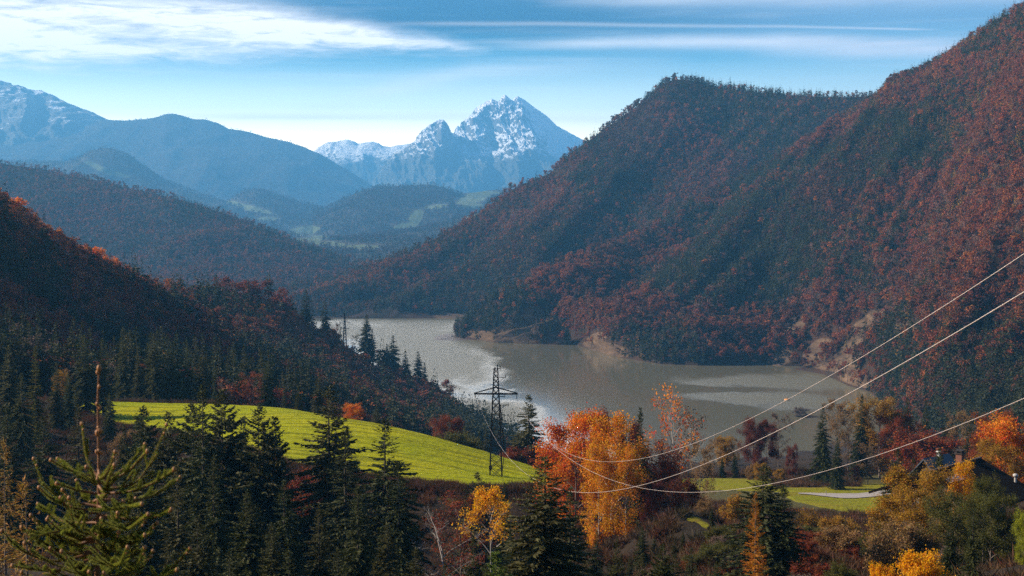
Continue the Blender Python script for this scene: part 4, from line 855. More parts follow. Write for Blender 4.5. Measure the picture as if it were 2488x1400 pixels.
# distinct trees on the crest of the slope, against the lake and the valley (ground taken from the slope's sheet)
def slope_z(x, Y):
    d = (G_left[..., 0] - x) ** 2 + (G_left[..., 1] - Y) ** 2; i = np.unravel_index(d.argmin(), d.shape); return G_left[i][2]
def crest(kind, px, pyt, pyb, Y, w=1.0, mat=None, label=None, group=None, var=None):
    b_ = un(px, pyb, Y); t_ = un(px, pyt, Y); z = slope_z(b_[0], Y); z = min(z, b_[2] + 3)
    return tree(kind, (b_[0], Y, z - .3), t_[2] - z + .3, w, mat, label, group, var)
for a in [('spruce', 745, 705, 830, 1136, 1.38, None, 'tall dark spruce, left one of the close pair above the shore'),
          ('spruce', 790, 727, 838, 1142, 1.23, None, 'slim dark spruce, right one of the close pair above the shore'),
          ('spruce', 891, 763, 872, 1150, 1.45, None, 'tall spruce in front of the lake just right of the far pylon'),
          ('spruce', 905, 800, 885, 1146, 1.30, None, 'shorter spruce leaning against the tall one right of the far pylon'),
          ('pine', 868, 806, 858, 1152, .8, None, 'flat topped pine between the far pylon and the tall spruce'),
          ('twiggy', 858, 815, 852, 1152, .6, None, 'thin bare tree right beside the foot of the far pylon'),
          ('twiggy', 822, 785, 838, 1150, .6, None, 'thin bare tree just left of the far pylon'),
          ('spruce', 955, 814, 905, 1138, 1.59, None, 'spruce with open stepped branches against the silver water'),
          ('spruce', 940, 835, 905, 1140, 1.30, None, 'small spruce left of the stepped spruce on the lake edge'),
          ('spruce', 985, 852, 925, 1134, 1.59, None, 'broad spruce on the shore right of the stepped spruce'),
          ('spruce', 1016, 853, 945, 1126, 1.16, None, 'very thin spruce standing against the silver water'),
          ('spruce', 1032, 880, 952, 1124, 1.45, None, 'short spruce right of the very thin one on the lake edge'),
          ('beech_mid', 930, 850, 900, 1140, 1.0, 'crimson', 'crimson shrubby tree between spruces at the lake edge'),
          ('beech_mid', 1072, 922, 985, 1112, 1.5, 'rust', 'round rust red beech on the lower shore edge'),
          ('beech_mid', 1050, 965, 1030, 1060, 1.7, 'orange', 'wide orange red beech low on the slope above the meadow'),
          ('beech_mid', 1000, 935, 1010, 1070, 1.0, 'rust', 'red beech on the slope left of the wide orange one'),
          ('beech_mid', 965, 910, 985, 1080, 1.1, 'rust', 'leaning pinkish beech on the lower slope beside a green larch'),
          ('larch', 925, 925, 995, 1075, 1.5, 'larch_pale', 'pale yellow green larch on the lower slope'),
          ('beech_mid', 880, 860, 905, 1100, 1.2, 'orange', 'orange yellow beech glowing below the far pylon'),
          ('beech_mid', 895, 880, 940, 1090, 1.2, 'crimson', 'dark crimson beech below the far pylon clearing'),
          ('pine', 655, 660, 762, 1105, .9, 'pine', 'tall pine towering over the red beeches on the slope crest'),
          ('beech_mid', 545, 672, 752, 1088, 1.3, 'crimson', 'first dark red beech of the round row on the slope crest'),
          ('beech_mid', 590, 682, 755, 1098, 1.4, 'rust', 'rust red round beech in the middle of the crest row'),
          ('beech_mid', 630, 680, 760, 1104, 1.3, 'crimson', 'dark red round beech left of the tall pine'),
          ('beech_mid', 685, 700, 775, 1120, 1.3, 'rust', 'rust red beech right of the tall pine'),
          ('spruce', 708, 720, 800, 1130, 1.45, None, 'short dark spruce between the red beeches and the spruce pair'),
          ('spruce', 18, 470, 530, 856, 1.16, None, 'dark spruce on the upper slope crest at the left picture edge'),
          ('spruce', 2, 455, 520, 848, 1.16, None, 'tallest dark spruce at the very top of the left slope'),
          ('spruce', 62, 505, 560, 885, 0.87, None, 'small dark spruce on the crest among orange beeches'),
          ('spruce', 92, 517, 585, 905, 1.01, 'pine', 'yellowish spruce on the crest among orange beeches'),
          ('spruce', 157, 562, 620, 930, 1.30, None, 'dark spruce above the reddest stretch of the crest'),
          ('spruce', 182, 580, 630, 940, 1.30, None, 'second dark spruce above the reddest stretch of the crest'),
          ('spruce', 315, 638, 700, 1005, 1.16, None, 'dark spruce alone on the crest right of the red stretch'),
          ('beech_mid', 112, 545, 590, 905, 1.1, 'larch', 'golden orange tree on the upper crest')]:
    crest(*a)
for i, px in enumerate((200, 218, 236, 256, 278, 40, 135, 262)):           # the reddest stretch of the crest
    Y = float(np.interp(px, [0, 200, 300], [856, 950, 1000])) - 4; yb = float(np.interp(px, [0, 100, 200, 300], [510, 578, 641, 688]))
    crest('beech_mid', px, yb - 42 - 8 * (i % 3), yb, Y, 1.2, 'orange', 'flaming red orange beech in the row along the left slope crest', 'red beeches along the slope crest')

# behind the meadow: dark spruces in a row
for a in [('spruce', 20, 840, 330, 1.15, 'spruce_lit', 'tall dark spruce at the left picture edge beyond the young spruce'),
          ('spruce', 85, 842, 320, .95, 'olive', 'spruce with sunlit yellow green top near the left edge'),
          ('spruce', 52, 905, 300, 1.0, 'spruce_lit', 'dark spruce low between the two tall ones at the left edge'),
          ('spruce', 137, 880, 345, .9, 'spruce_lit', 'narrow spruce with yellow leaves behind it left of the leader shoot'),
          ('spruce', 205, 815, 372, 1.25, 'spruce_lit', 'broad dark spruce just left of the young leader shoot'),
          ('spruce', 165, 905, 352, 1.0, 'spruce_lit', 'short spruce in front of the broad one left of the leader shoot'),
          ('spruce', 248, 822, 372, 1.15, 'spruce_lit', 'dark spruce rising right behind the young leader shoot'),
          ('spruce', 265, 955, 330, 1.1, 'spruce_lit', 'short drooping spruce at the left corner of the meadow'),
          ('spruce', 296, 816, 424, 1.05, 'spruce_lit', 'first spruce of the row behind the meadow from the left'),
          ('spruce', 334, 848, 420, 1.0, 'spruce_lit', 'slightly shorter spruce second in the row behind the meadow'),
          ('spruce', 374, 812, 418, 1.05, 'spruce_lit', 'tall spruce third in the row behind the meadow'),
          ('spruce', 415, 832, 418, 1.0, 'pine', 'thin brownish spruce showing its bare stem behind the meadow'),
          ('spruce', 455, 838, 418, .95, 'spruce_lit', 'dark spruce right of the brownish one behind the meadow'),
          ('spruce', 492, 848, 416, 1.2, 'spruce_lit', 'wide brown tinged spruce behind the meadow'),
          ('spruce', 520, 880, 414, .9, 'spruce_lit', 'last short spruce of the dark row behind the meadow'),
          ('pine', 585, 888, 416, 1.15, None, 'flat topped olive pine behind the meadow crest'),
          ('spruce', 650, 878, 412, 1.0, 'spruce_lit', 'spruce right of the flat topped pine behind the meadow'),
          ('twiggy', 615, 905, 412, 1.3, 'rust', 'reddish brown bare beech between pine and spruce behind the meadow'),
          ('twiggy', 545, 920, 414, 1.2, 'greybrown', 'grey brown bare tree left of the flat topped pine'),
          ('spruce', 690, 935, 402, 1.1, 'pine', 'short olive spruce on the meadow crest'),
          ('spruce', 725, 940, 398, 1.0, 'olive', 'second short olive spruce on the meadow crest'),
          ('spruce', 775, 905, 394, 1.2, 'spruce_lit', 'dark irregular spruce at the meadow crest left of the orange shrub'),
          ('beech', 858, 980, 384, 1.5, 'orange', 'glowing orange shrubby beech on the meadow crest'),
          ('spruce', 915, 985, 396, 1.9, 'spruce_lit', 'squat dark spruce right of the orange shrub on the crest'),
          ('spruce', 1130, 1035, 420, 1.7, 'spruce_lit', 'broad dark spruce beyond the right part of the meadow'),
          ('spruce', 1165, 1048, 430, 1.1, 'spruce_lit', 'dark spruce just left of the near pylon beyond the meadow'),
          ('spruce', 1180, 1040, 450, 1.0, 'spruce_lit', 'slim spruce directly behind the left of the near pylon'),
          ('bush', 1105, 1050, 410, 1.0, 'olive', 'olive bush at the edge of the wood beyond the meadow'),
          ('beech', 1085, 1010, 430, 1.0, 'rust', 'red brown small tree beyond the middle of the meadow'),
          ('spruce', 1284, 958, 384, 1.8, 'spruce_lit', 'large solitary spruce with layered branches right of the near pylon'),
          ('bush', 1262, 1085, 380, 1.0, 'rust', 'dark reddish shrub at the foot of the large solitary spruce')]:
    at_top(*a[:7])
# spruces in front of the meadow
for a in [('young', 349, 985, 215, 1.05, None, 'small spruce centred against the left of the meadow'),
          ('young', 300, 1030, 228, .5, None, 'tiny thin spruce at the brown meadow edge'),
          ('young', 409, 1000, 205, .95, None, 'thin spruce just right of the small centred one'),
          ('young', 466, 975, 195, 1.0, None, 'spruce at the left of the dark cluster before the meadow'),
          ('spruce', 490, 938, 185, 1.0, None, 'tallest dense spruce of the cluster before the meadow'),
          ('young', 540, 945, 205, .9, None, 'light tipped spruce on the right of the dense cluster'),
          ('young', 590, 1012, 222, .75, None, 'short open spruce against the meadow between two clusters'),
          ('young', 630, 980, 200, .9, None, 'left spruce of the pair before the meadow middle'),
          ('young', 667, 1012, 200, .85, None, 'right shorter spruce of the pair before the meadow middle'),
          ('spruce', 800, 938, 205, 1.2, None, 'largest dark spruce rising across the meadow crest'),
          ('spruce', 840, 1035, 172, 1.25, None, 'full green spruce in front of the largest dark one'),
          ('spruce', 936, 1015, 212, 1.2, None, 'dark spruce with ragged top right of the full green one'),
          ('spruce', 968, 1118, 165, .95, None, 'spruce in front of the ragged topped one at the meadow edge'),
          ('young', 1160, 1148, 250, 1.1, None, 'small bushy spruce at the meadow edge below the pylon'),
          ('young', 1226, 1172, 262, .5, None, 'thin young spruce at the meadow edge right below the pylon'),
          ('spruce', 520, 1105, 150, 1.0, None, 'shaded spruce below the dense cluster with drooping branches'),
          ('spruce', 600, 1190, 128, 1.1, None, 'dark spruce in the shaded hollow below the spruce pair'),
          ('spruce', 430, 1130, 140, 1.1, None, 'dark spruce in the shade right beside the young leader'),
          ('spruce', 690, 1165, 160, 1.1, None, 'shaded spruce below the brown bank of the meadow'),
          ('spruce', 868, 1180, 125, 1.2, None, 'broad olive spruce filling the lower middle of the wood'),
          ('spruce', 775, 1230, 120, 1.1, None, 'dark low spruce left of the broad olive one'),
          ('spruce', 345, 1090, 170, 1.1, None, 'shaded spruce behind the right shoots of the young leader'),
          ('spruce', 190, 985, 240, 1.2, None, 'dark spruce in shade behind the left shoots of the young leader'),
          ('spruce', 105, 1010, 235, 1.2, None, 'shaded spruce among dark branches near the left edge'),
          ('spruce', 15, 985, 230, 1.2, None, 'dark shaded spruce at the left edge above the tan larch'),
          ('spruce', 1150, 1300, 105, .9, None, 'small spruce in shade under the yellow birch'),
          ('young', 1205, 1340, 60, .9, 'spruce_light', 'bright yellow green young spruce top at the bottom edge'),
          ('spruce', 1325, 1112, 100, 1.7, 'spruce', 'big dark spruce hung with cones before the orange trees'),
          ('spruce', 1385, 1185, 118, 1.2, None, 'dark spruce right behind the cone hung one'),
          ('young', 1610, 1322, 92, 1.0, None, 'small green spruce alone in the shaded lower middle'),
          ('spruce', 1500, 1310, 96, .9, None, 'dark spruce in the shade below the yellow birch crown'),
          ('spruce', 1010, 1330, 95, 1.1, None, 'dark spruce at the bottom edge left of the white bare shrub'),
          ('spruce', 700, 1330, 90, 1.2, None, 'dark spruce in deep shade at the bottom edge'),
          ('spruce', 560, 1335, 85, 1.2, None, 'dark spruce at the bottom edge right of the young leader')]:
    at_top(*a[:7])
# broadleaf trees and bushes of the middle ground
for a in [('beech', 1398, 1000, 262, .72, 'orange', 'large orange and red beech beside the near pylon meadow'),
          ('beech', 1362, 1065, 268, .55, 'orange', 'lower orange beech at the right end of the meadow'),
          ('beech', 1440, 998, 270, .5, 'rust', 'deep red narrow beech between the orange and the yellow tree'),
          ('birch', 1486, 1002, 242, 1.0, 'yellow', 'tall golden yellow birch in the centre of the autumn group'),
          ('birch', 1455, 1075, 236, .7, 'yellow', 'lower golden birch left in front of the tall one'),
          ('birch', 1522, 1085, 234, .7, 'yellow', 'golden birch right in front of the tall yellow one'),
          ('beech', 1530, 1025, 268, .36, 'crimson', 'crimson tree behind the yellow birch and the slim spruce'),
          ('spruce', 1556, 990, 250, .72, None, 'slim dark spruce standing inside the autumn coloured group'),
          ('sparse', 1635, 935, 262, .7, 'orange', 'tall thin birch with few orange leaves before the lake'),
          ('sparse', 1672, 990, 266, .65, 'greybrown', 'almost bare white stemmed birch right of the orange one'),
          ('beech', 1602, 1075, 262, .6, 'rust', 'rusty red tree right of the slim spruce'),
          ('twiggy', 1700, 1075, 290, .7, 'tan', 'brown tree with few leaves right of the thin birch'),
          ('beech', 1665, 1165, 236, .75, 'rust', 'low dark red beech under the thin birch'),
          ('beech', 1590, 1165, 238, .6, 'crimson', 'dark crimson shrub in shade right of the golden birch'),
          ('birch_high', 1192, 1180, 178, 1.0, 'bright_yellow', 'small birch with white forked stem and yellow top'),
          ('whitebare', 1075, 1255, 172, 1.7, 'greybrown', 'leafless shrub with pale arching twigs in the dark bank'),
          ('twiggy', 1120, 1205, 225, 1.2, 'rust', 'russet bare bush on the bank below the meadow'),
          ('bush', 735, 1150, 270, .75, 'rust', 'russet brown bush at the lower meadow edge'),
          ('bush', 310, 1050, 300, .7, 'tan', 'dry brown bush at the left lower meadow edge'),
          ('larch', 10, 1065, 62, .9, 'larch_pale', 'tan needled larch at the left edge beside the young spruce'),
          ('larch', 55, 1165, 55, 1.2, 'larch_pale', 'lower tan larch behind the shoots of the young spruce'),
          ('beech', 150, 900, 395, .7, 'ochre', 'sparse yellow leaved tree between the dark left spruces'),
          ('twiggy', 20, 790, 480, 1.5, 'greybrown', 'pinkish bare tree crown above the spruces at the left edge'),
          ('twiggy', 70, 815, 470, 1.3, 'greybrown', 'second pinkish bare crown above the left edge spruces'),
          ('twiggy', 120, 830, 470, 1.2, 'greybrown', 'third bare crown in the gap beside the sunlit spruce'),
          ('beech', 1830, 1015, 465, .8, 'crimson', 'dark red beech at the far end of the pasture'),
          ('beech', 1862, 1030, 470, .7, 'crimson', 'second dark red beech of the pasture edge'),
          ('twiggy', 1893, 1005, 475, .9, 'greybrown', 'tall bare purple brown tree left of the road spruces'),
          ('beech', 1925, 1080, 448, .5, 'crimson', 'low red beech beside the left road spruce'),
          ('spruce', 2000, 983, 425, 1.05, 'spruce', 'tall spruce left of the road with full skirts'),
          ('spruce', 2035, 1062, 405, 1.15, 'spruce', 'shorter spruce standing directly at the road'),
          ('twiggy', 2030, 970, 470, .8, 'tan', 'bare brown tree behind the two road spruces'),
          ('twiggy', 2062, 985, 470, .9, 'tan', 'bare brown tree between the road spruce and the dark spruce'),
          ('spruce', 2095, 958, 452, 1.0, 'spruce', 'dark spruce with thick top behind the road bend'),
          ('beech', 2140, 965, 455, 1.0, 'ochre', 'tall beech with yellow orange top behind the road'),
          ('beech', 2175, 1000, 450, .9, 'rust', 'red brown beech right of the yellow topped one'),
          ('twiggy', 2110, 1075, 425, 1.0, 'tan', 'brown twiggy tree behind the road bend'),
          ('beech', 2080, 1130, 425, .5, 'rust', 'small orange brown bush behind the road'),
          ('bush', 2245, 1050, 430, 1.3, 'rust', 'round orange brown bush under the dark spruces'),
          ('spruce', 2205, 965, 540, 1.1, None, 'dark spruce right of the red brown beech'),
          ('spruce', 2250, 970, 530, 1.15, None, 'dark spruce above the round orange brown bush'),
          ('spruce', 2300, 1010, 480, 1.2, None, 'spruce in the dip left behind the house'),
          ('spruce', 2360, 1020, 420, 1.2, None, 'spruce behind the chimney of the house'),
          ('spruce', 2430, 995, 400, 1.2, None, 'dark spruce behind the large orange beech at the right edge'),
          ('twiggy', 2340, 1000, 470, 1.0, 'tan', 'pale bare tree in the dip behind the house'),
          ('beech', 2475, 1015, 260, 1.15, 'orange', 'large orange beech at the right edge behind the house'),
          ('beech', 2435, 1070, 255, 1.0, 'ochre', 'brown orange beech left below the large one at the right edge'),
          ('beech', 2415, 1000, 330, .8, 'rust', 'reddish tree between the dark spruce and the large orange beech'),
          ('young', 1755, 1113, 462, .9, None, 'small dark spruce, left of two at the pasture'),
          ('young', 1786, 1104, 464, .85, None, 'small dark spruce, right of two at the pasture'),
          ('twiggy', 1735, 1065, 500, 1.0, 'tan', 'pale tan bush behind the left pasture spruce'),
          ('twiggy', 1790, 1065, 505, 1.0, 'tan', 'pale tan bush behind the right pasture spruce'),
          ('bush', 1765, 1060, 520, .8, 'ochre', 'yellowish bush behind the two pasture spruces'),
          ('bush', 1715, 1120, 470, .7, 'tan', 'grey tan bush left of the two pasture spruces'),
          ('bush', 1850, 1125, 446, .8, 'ochre', 'yellow brown bush at the right end of the pasture'),
          ('bush', 1895, 1140, 436, .8, 'ochre', 'yellow tipped bush between pasture and road spruces'),
          ('bush', 1825, 1130, 450, .6, 'tan', 'tan bush left of the yellow brown one by the pasture'),
          ('spruce', 1858, 1128, 150, 1.7, None, 'dark spruce with bushy double crown before the pasture'),
          ('spruce', 1905, 1180, 148, 1.6, None, 'second dark spruce crown right before the road'),
          ('larch', 1836, 1195, 138, 1.25, 'larch', 'slender burning orange larch before the dark double spruce'),
          ('bush', 1800, 1203, 250, .6, 'ochre', 'yellow brown bush in the gully left of the orange larch'),
          ('bush', 1715, 1215, 226, .6, 'tan', 'pinkish dry bush beside the sunlit grass strip'),
          ('young', 1730, 1235, 206, .9, None, 'little spruce on the sunlit grass strip'),
          ('bush', 2040, 1255, 240, .85, 'ochre', 'ochre bush standing alone in the dark gully'),
          ('bush', 1962, 1245, 262, .7, 'ochre', 'yellowish shrub in the gully right of the double spruce'),
          ('spruce', 2183, 1085, 196, .95, None, 'dark green spruce left before the house'),
          ('spruce', 2220, 1110, 190, .8, None, 'lighter spruce beside the dark one left before the house'),
          ('spruce', 2150, 1150, 205, .8, None, 'low spruce at the road end left of the golden brown tree'),
          ('young', 2283, 1088, 195, .75, None, 'small spruce in front of the tin roof'),
          ('beech', 2245, 1138, 165, 1.1, 'ochre', 'big golden brown round tree in front of the house'),
          ('beech', 2195, 1190, 160, 1.0, 'ochre', 'left half of golden brown foliage before the road end'),
          ('birch', 2338, 1120, 168, .8, 'bright_yellow', 'narrow yellow green tree directly before the dark roof'),
          ('beech', 2320, 1190, 150, 1.0, 'olive', 'olive tree below the narrow yellow green one'),
          ('beech', 2392, 1158, 150, .5, 'olive', 'grey green small tree before the skylight'),
          ('beech', 2410, 1195, 140, .85, 'olive', 'dark olive tree at the right below the roof'),
          ('spruce', 2310, 1255, 112, .9, None, 'dark spruce below the golden brown tree'),
          ('spruce', 2365, 1225, 108, 1.0, None, 'taller dark spruce right below the olive tree'),
          ('beech', 2492, 1240, 118, .5, 'lime', 'bright yellow green tree at the right picture edge'),
          ('bush', 2245, 1340, 96, .7, 'bright_yellow', 'vivid yellow maple bush at the bottom right'),
          ('bush', 2150, 1372, 98, .45, 'bright_yellow', 'small vivid yellow bush left of the larger one at the bottom'),
          ('bush', 2040, 1368, 110, .5, 'olive', 'small yellow green bush on the shaded bank'),
          ('bush', 2180, 1270, 150, .8, 'tan', 'dry brown shrub under the golden brown tree'),
          ('bush', 2120, 1290, 190, .6, 'olive', 'small dark shrub in the gully beside the dry brown one')]:
    at_top(*a[:7])
# dark filler spruces whose tips only show between the others
for px, py, Y in [(1240, 1290, 150), (1300, 1330, 140), (1420, 1340, 130), (1560, 1280, 190), (1680, 1330, 150), (1760, 1340, 150), (1230, 1240, 200), (1450, 1290, 170), (940, 1270, 140), (1640, 1230, 220), (480, 1250, 110), (330, 1280, 100), (240, 1180, 150), (660, 1270, 120), (1350, 1370, 112), (1480, 1365, 150), (1530, 1350, 172), (1590, 1300, 205), (1180, 1370, 120), (1080, 1370, 135), (820, 1330, 105), (420, 1340, 92), (910, 1365, 90), (1270, 1385, 170), (1510, 1350, 118), (1560, 1345, 128), (1640, 1345, 118), (1690, 1370, 112), (1740, 1365, 125), (1720, 1330, 175), (1640, 1310, 180), (1800, 1380, 118), (1590, 1370, 105), (1660, 1290, 200)]:
    at_top('spruce', px, py, Y, 1.1, None, 'dark spruce standing in the deep shade of the hollow below the meadow', 'shaded spruces in the hollow')

r = np.random.default_rng(91)
for i in range(110):
    px = r.uniform(1900, 2200); Y = r.uniform(190, 325); p_ = un(px, 700, Y); h_ = r.uniform(2.5, 5.5)
    if pr(np.array([p_[0], Y, gz1(p_[0], Y) + h_]))[1] < (1275 if px < 2120 else 1300): continue
    tree('bush', (p_[0], Y, gz1(p_[0], Y) - .3), h_, r.uniform(.9, 1.3), ('ochre', 'tan', 'olive', 'rust', 'olive')[i % 5], 'low autumn shrub on the banks of the dark gully below the road', 'shrubs in the dark gully')
for i in range(70):
    px = r.uniform(1580, 2060); Y = r.uniform(105, 185); p_ = un(px, 700, Y); h_ = r.uniform(1.5, 4)
    tree('bush', (p_[0], Y, gz1(p_[0], Y) - .3), h_, r.uniform(.9, 1.3), ('olive', 'rust', 'greybrown')[i % 3], 'low dark shrub on the shaded slope right of the hollow', 'shrubs on the shaded slope')

# ------------------------------------------------------------------ undergrowth on the banks
def clump_me(name, seed, n, hgt, wid, col, wd=.05):
    r = np.random.default_rng(seed); p = np.stack([r.normal(0, wid, n), r.normal(0, wid, n), np.zeros(n)], 1); d = np.stack([r.normal(0, .45, n), r.normal(0, .45, n), r.uniform(.6, 1.1, n)], 1) * hgt * r.uniform(.5, 1.1, (n, 1))
    s = np.cross(d, r.normal(size=(n, 3))); s /= np.linalg.norm(s, axis=1)[:, None]; s *= wd
    V = np.stack([p - s, p + s, p + d * .6 + s * .7 + np.array([0, 0, .03]), p + d], 1).reshape(-1, 3)
    return mesh(name, V, [np.arange(len(V)).reshape(-1, 4)], [M[col]])
M['f_dry'] = leaf('dry_grass', [(.10, .055, .022), (.13, .08, .03), (.07, .036, .016), (.09, .034, .015)], .3, .6)
M['f_shrub'] = leaf('low_shrubs', [(.07, .035, .016), (.05, .04, .014), (.11, .035, .014), (.09, .05, .02)], .3, .6)
UG = bpy.data.collections.new('undergrowth_models')
for nm, me in (('a_grass_model', clump_me('dry_grass_tuft', 1, 60, 1.0, .35, 'f_dry')), ('b_grass_model', clump_me('dry_grass_tuft', 2, 50, 1.4, .4, 'f_dry')), ('c_shrub_model', clump_me('low_shrub', 3, 110, 1.8, .45, 'f_shrub', .07)), ('d_shrub_model', clump_me('low_shrub', 4, 130, 2.2, .6, 'f_shrub', .09))):
    UG.objects.link(bpy.data.objects.new(nm, me))
r = np.random.default_rng(77); n = 60000
x = r.uniform(-140, 170, n); y = 12 + 470 * r.random(n) ** .8; z = gz(x, y); px, py = pr(np.stack([x, y, z], 1))
lowedge = np.interp(px, [180, 260, 500, 700, 1000, 1200, 1345], [371, 359, 329, 304, 292, 287, 291])
bad = ((y > lowedge) & (y < 404) & (px > 150) & (px < 1350)) | ((px > 1650) & (px < 2260) & (y > 338) & (y < 462)) | ((px > 1650) & (px < 1835) & (y > 200) & (y < 212))
bad &= ~((px > 1880) & (px < 2090) & (y > 412) & (y < 470))
ok = ~bad & (px > -150) & (px < 2650); P = np.stack([x, y, z - .1], 1)[ok]
q_ = r.uniform(150, 1350, 2600); e_ = un(q_, 700, np.interp(q_, [180, 260, 500, 700, 1000, 1200, 1345], [373, 361, 331, 306, 294, 289, 293]) + r.normal(-.6, 1.3, 2600)); P = np.concatenate([P, np.stack([e_[:, 0], e_[:, 1], gz(e_[:, 0], e_[:, 1]) + .05], 1)])
o = forest('undergrowth', P, np.array(['spruce'] * len(P)), np.full(len(P), 20.), 'dry grass and low russet shrubs covering the banks below the meadow', 21, 'undergrowth')
idx = r.integers(0, 4, len(P)).astype(np.int32); o.data.attributes['pick'].data.foreach_set('value', idx)
s_ = r.uniform(.45, 1.05, len(P)); o.data.attributes['size'].data.foreach_set('vector', np.repeat(s_[:, None], 3, 1).astype(np.float32).ravel())
[nd for nd in o.modifiers[0].node_group.nodes if nd.bl_idname == 'GeometryNodeCollectionInfo'][0].inputs['Collection'].default_value = UG

# ------------------------------------------------------------------ near pylon
def lattice(b, zs_, ws, leg=.16, brace=.09, cx=0.0, cy=0.0):
    for sx_, sy_ in ((-1, -1), (1, -1), (1, 1), (-1, 1)):
        for (z0, w0), (z1, w1) in zip(zip(zs_, ws), list(zip(zs_, ws))[1:]):
            b.beam((cx + sx_ * w0 / 2, cy + sy_ * w0 / 2, z0), (cx + sx_ * w1 / 2, cy + sy_ * w1 / 2, z1), leg)
    for j, ((z0, w0), (z1, w1)) in enumerate(zip(zip(zs_, ws), list(zip(zs_, ws))[1:])):
        for k in range(4):
            c = [(-1, -1), (1, -1), (1, 1), (-1, 1)]; a0 = c[k]; a1 = c[(k + 1) % 4]
            q = lambda s, w, z: (cx + s[0] * w / 2, cy + s[1] * w / 2, z)
            b.beam(q(a0, w0, z0), q(a1, w1, z1), brace); b.beam(q(a1, w0, z0), q(a0, w1, z1), brace)
PB = un(1205, 1160, 318); PBZ = gz1(PB[0], 318) - .2
pyl = thing('power_pylon', 'dark rusty lattice power pylon with one wide crossarm on the meadow', 'pylon', (PB[0], 318, PBZ), R(-1))
Hp = un(1205, 897, 318)[2] - PBZ
b = B(); nseg = 15; zz = np.concatenate([[0], np.cumsum(np.linspace(2.4, 1.1, nseg))]); zz = zz / zz[-1] * Hp; ww = np.interp(zz / Hp, [0, .35, .72, 1], [2.75, 2.2, 1.5, .8])
lattice(b, zz, ww, .25, .11); link('mast', b.me('mast', [M['steel']]), pyl)
b = B(); za = un(1205, 957, 318)[2] - PBZ; zt = un(1205, 941, 318)[2] - PBZ
for s in (-1, 1):
    for q in (-.55, .55):
        b.beam((0, q, za), (s * 4.8, q * .35, za), .22, .28); b.beam((0, q, zt), (s * 4.8, q * .35, za + .15), .15)
    for t in (.3, .5, .7, .9): b.beam((s * 4.75 * t, -.55 + .36 * t, za), (s * 4.75 * t, .55 - .36 * t, za), .1)
    b.box((s * 4.75, 0, za), (.35, .6, .4))
link('crossarm', b.me('crossarm', [M['steel']]), pyl)
b = B(); b.beam((-.75, 0, Hp), (1.0, 0, Hp + .1), .16); b.beam((.35, 0, Hp), (.35, 0, Hp + 1.0), .22); b.beam((1.0, 0, Hp - .4), (1.0, 0, Hp + .6), .1); b.box((-.2, 0, Hp + .25), (.3, .3, .4))
link('top_bracket', b.me('top_bracket', [M['steel']]), pyl)
for pyb, ln in ((918, 1.7), (964, 1.5), (985, 2.3)):
    zb_ = un(1205, pyb, 318)[2] - PBZ; b = B(); b.beam((.5, 0, zb_), (.5 + ln, 0, zb_ + .1), .13); b.beam((.5 + ln, 0, zb_ - .15), (.5 + ln, 0, zb_ + .6), .12); b.beam((.5, 0, zb_ - 1.1 * (ln > 1.6)), (.5 + ln * .8, 0, zb_), .08)
    link('side_bracket', b.me('side_bracket', [M['steel']]), pyl)
b = B(); z1 = un(1205, 985, 318)[2] - PBZ; b.beam((1.0, -.4, z1), (1.9, -1.4, z1 * .36), .16); b.beam((1.0, .4, z1), (1.9, 1.4, z1 * .36), .16)
for t in (.25, .5, .75): b.beam((1.0 + .9 * t, -.4 - t, z1 * (1 - .64 * t)), (1.0 + .9 * t, .4 + t, z1 * (1 - .64 * t)), .1)
b.beam((1.9, -1.4, z1 * .36), (1.3, -1.3, 0), .14); b.beam((1.9, 1.4, z1 * .36), (1.3, 1.3, 0), .14)
link('strut', b.me('strut', [M['steel']]), pyl)
def insulator(par, x, y, z, ln=1.3):
    b = B(); zz_ = np.linspace(0, -ln, 17); b.tube(np.stack([zz_ * 0 + x, zz_ * 0 + y, z + zz_], 1), .05 + .07 * (np.arange(17) % 2), 8); link('insulator', b.me('insulator', [M['glassy']], True), par)
for s in (-1, 1): insulator(pyl, s * 4.7, 0, za - .15)
insulator(pyl, .35, -.8, Hp - .2, 1.1)
b = B(); b.box((-1.2, -1.2, 2.6), (.7, .15, .9)); link('sign_plate', b.me('sign_plate', [M['steel']]), pyl)

# far pylon on the slope
FB = un(838, 842, 1150); fz = slope_z(FB[0], 1150)
fp = thing('power_pylon', 'slim far lattice pylon with three crossarms before the lake', 'pylon', (FB[0], 1150, fz - .5), R(-6))
Hf = un(838, 757, 1150)[2] - fz + .5
b = B(); nseg = 12; zz = np.linspace(0, Hf * .93, nseg); ww = np.interp(zz / Hf, [0, .6, .93], [2.9, 1.3, .5]); lattice(b, zz, ww, .30, .16); b.beam((0, 0, Hf * .9), (0, 0, Hf), .25); link('mast', b.me('mast', [M['steel_far']]), fp)
for f, hw_ in ((.52, 3.6), (.68, 4.2), (.85, 3.2)):
    b = B()
    for s in (-1, 1): b.beam((0, 0, Hf * f), (s * hw_, 0, Hf * f), .3); b.beam((0, 0, Hf * f + 1.8), (s * hw_, 0, Hf * f + .1), .2); b.beam((s * hw_, 0, Hf * f), (s * hw_, 0, Hf * f - 1.2), .14)
    link('crossarm', b.me('crossarm', [M['steel_far']]), fp)

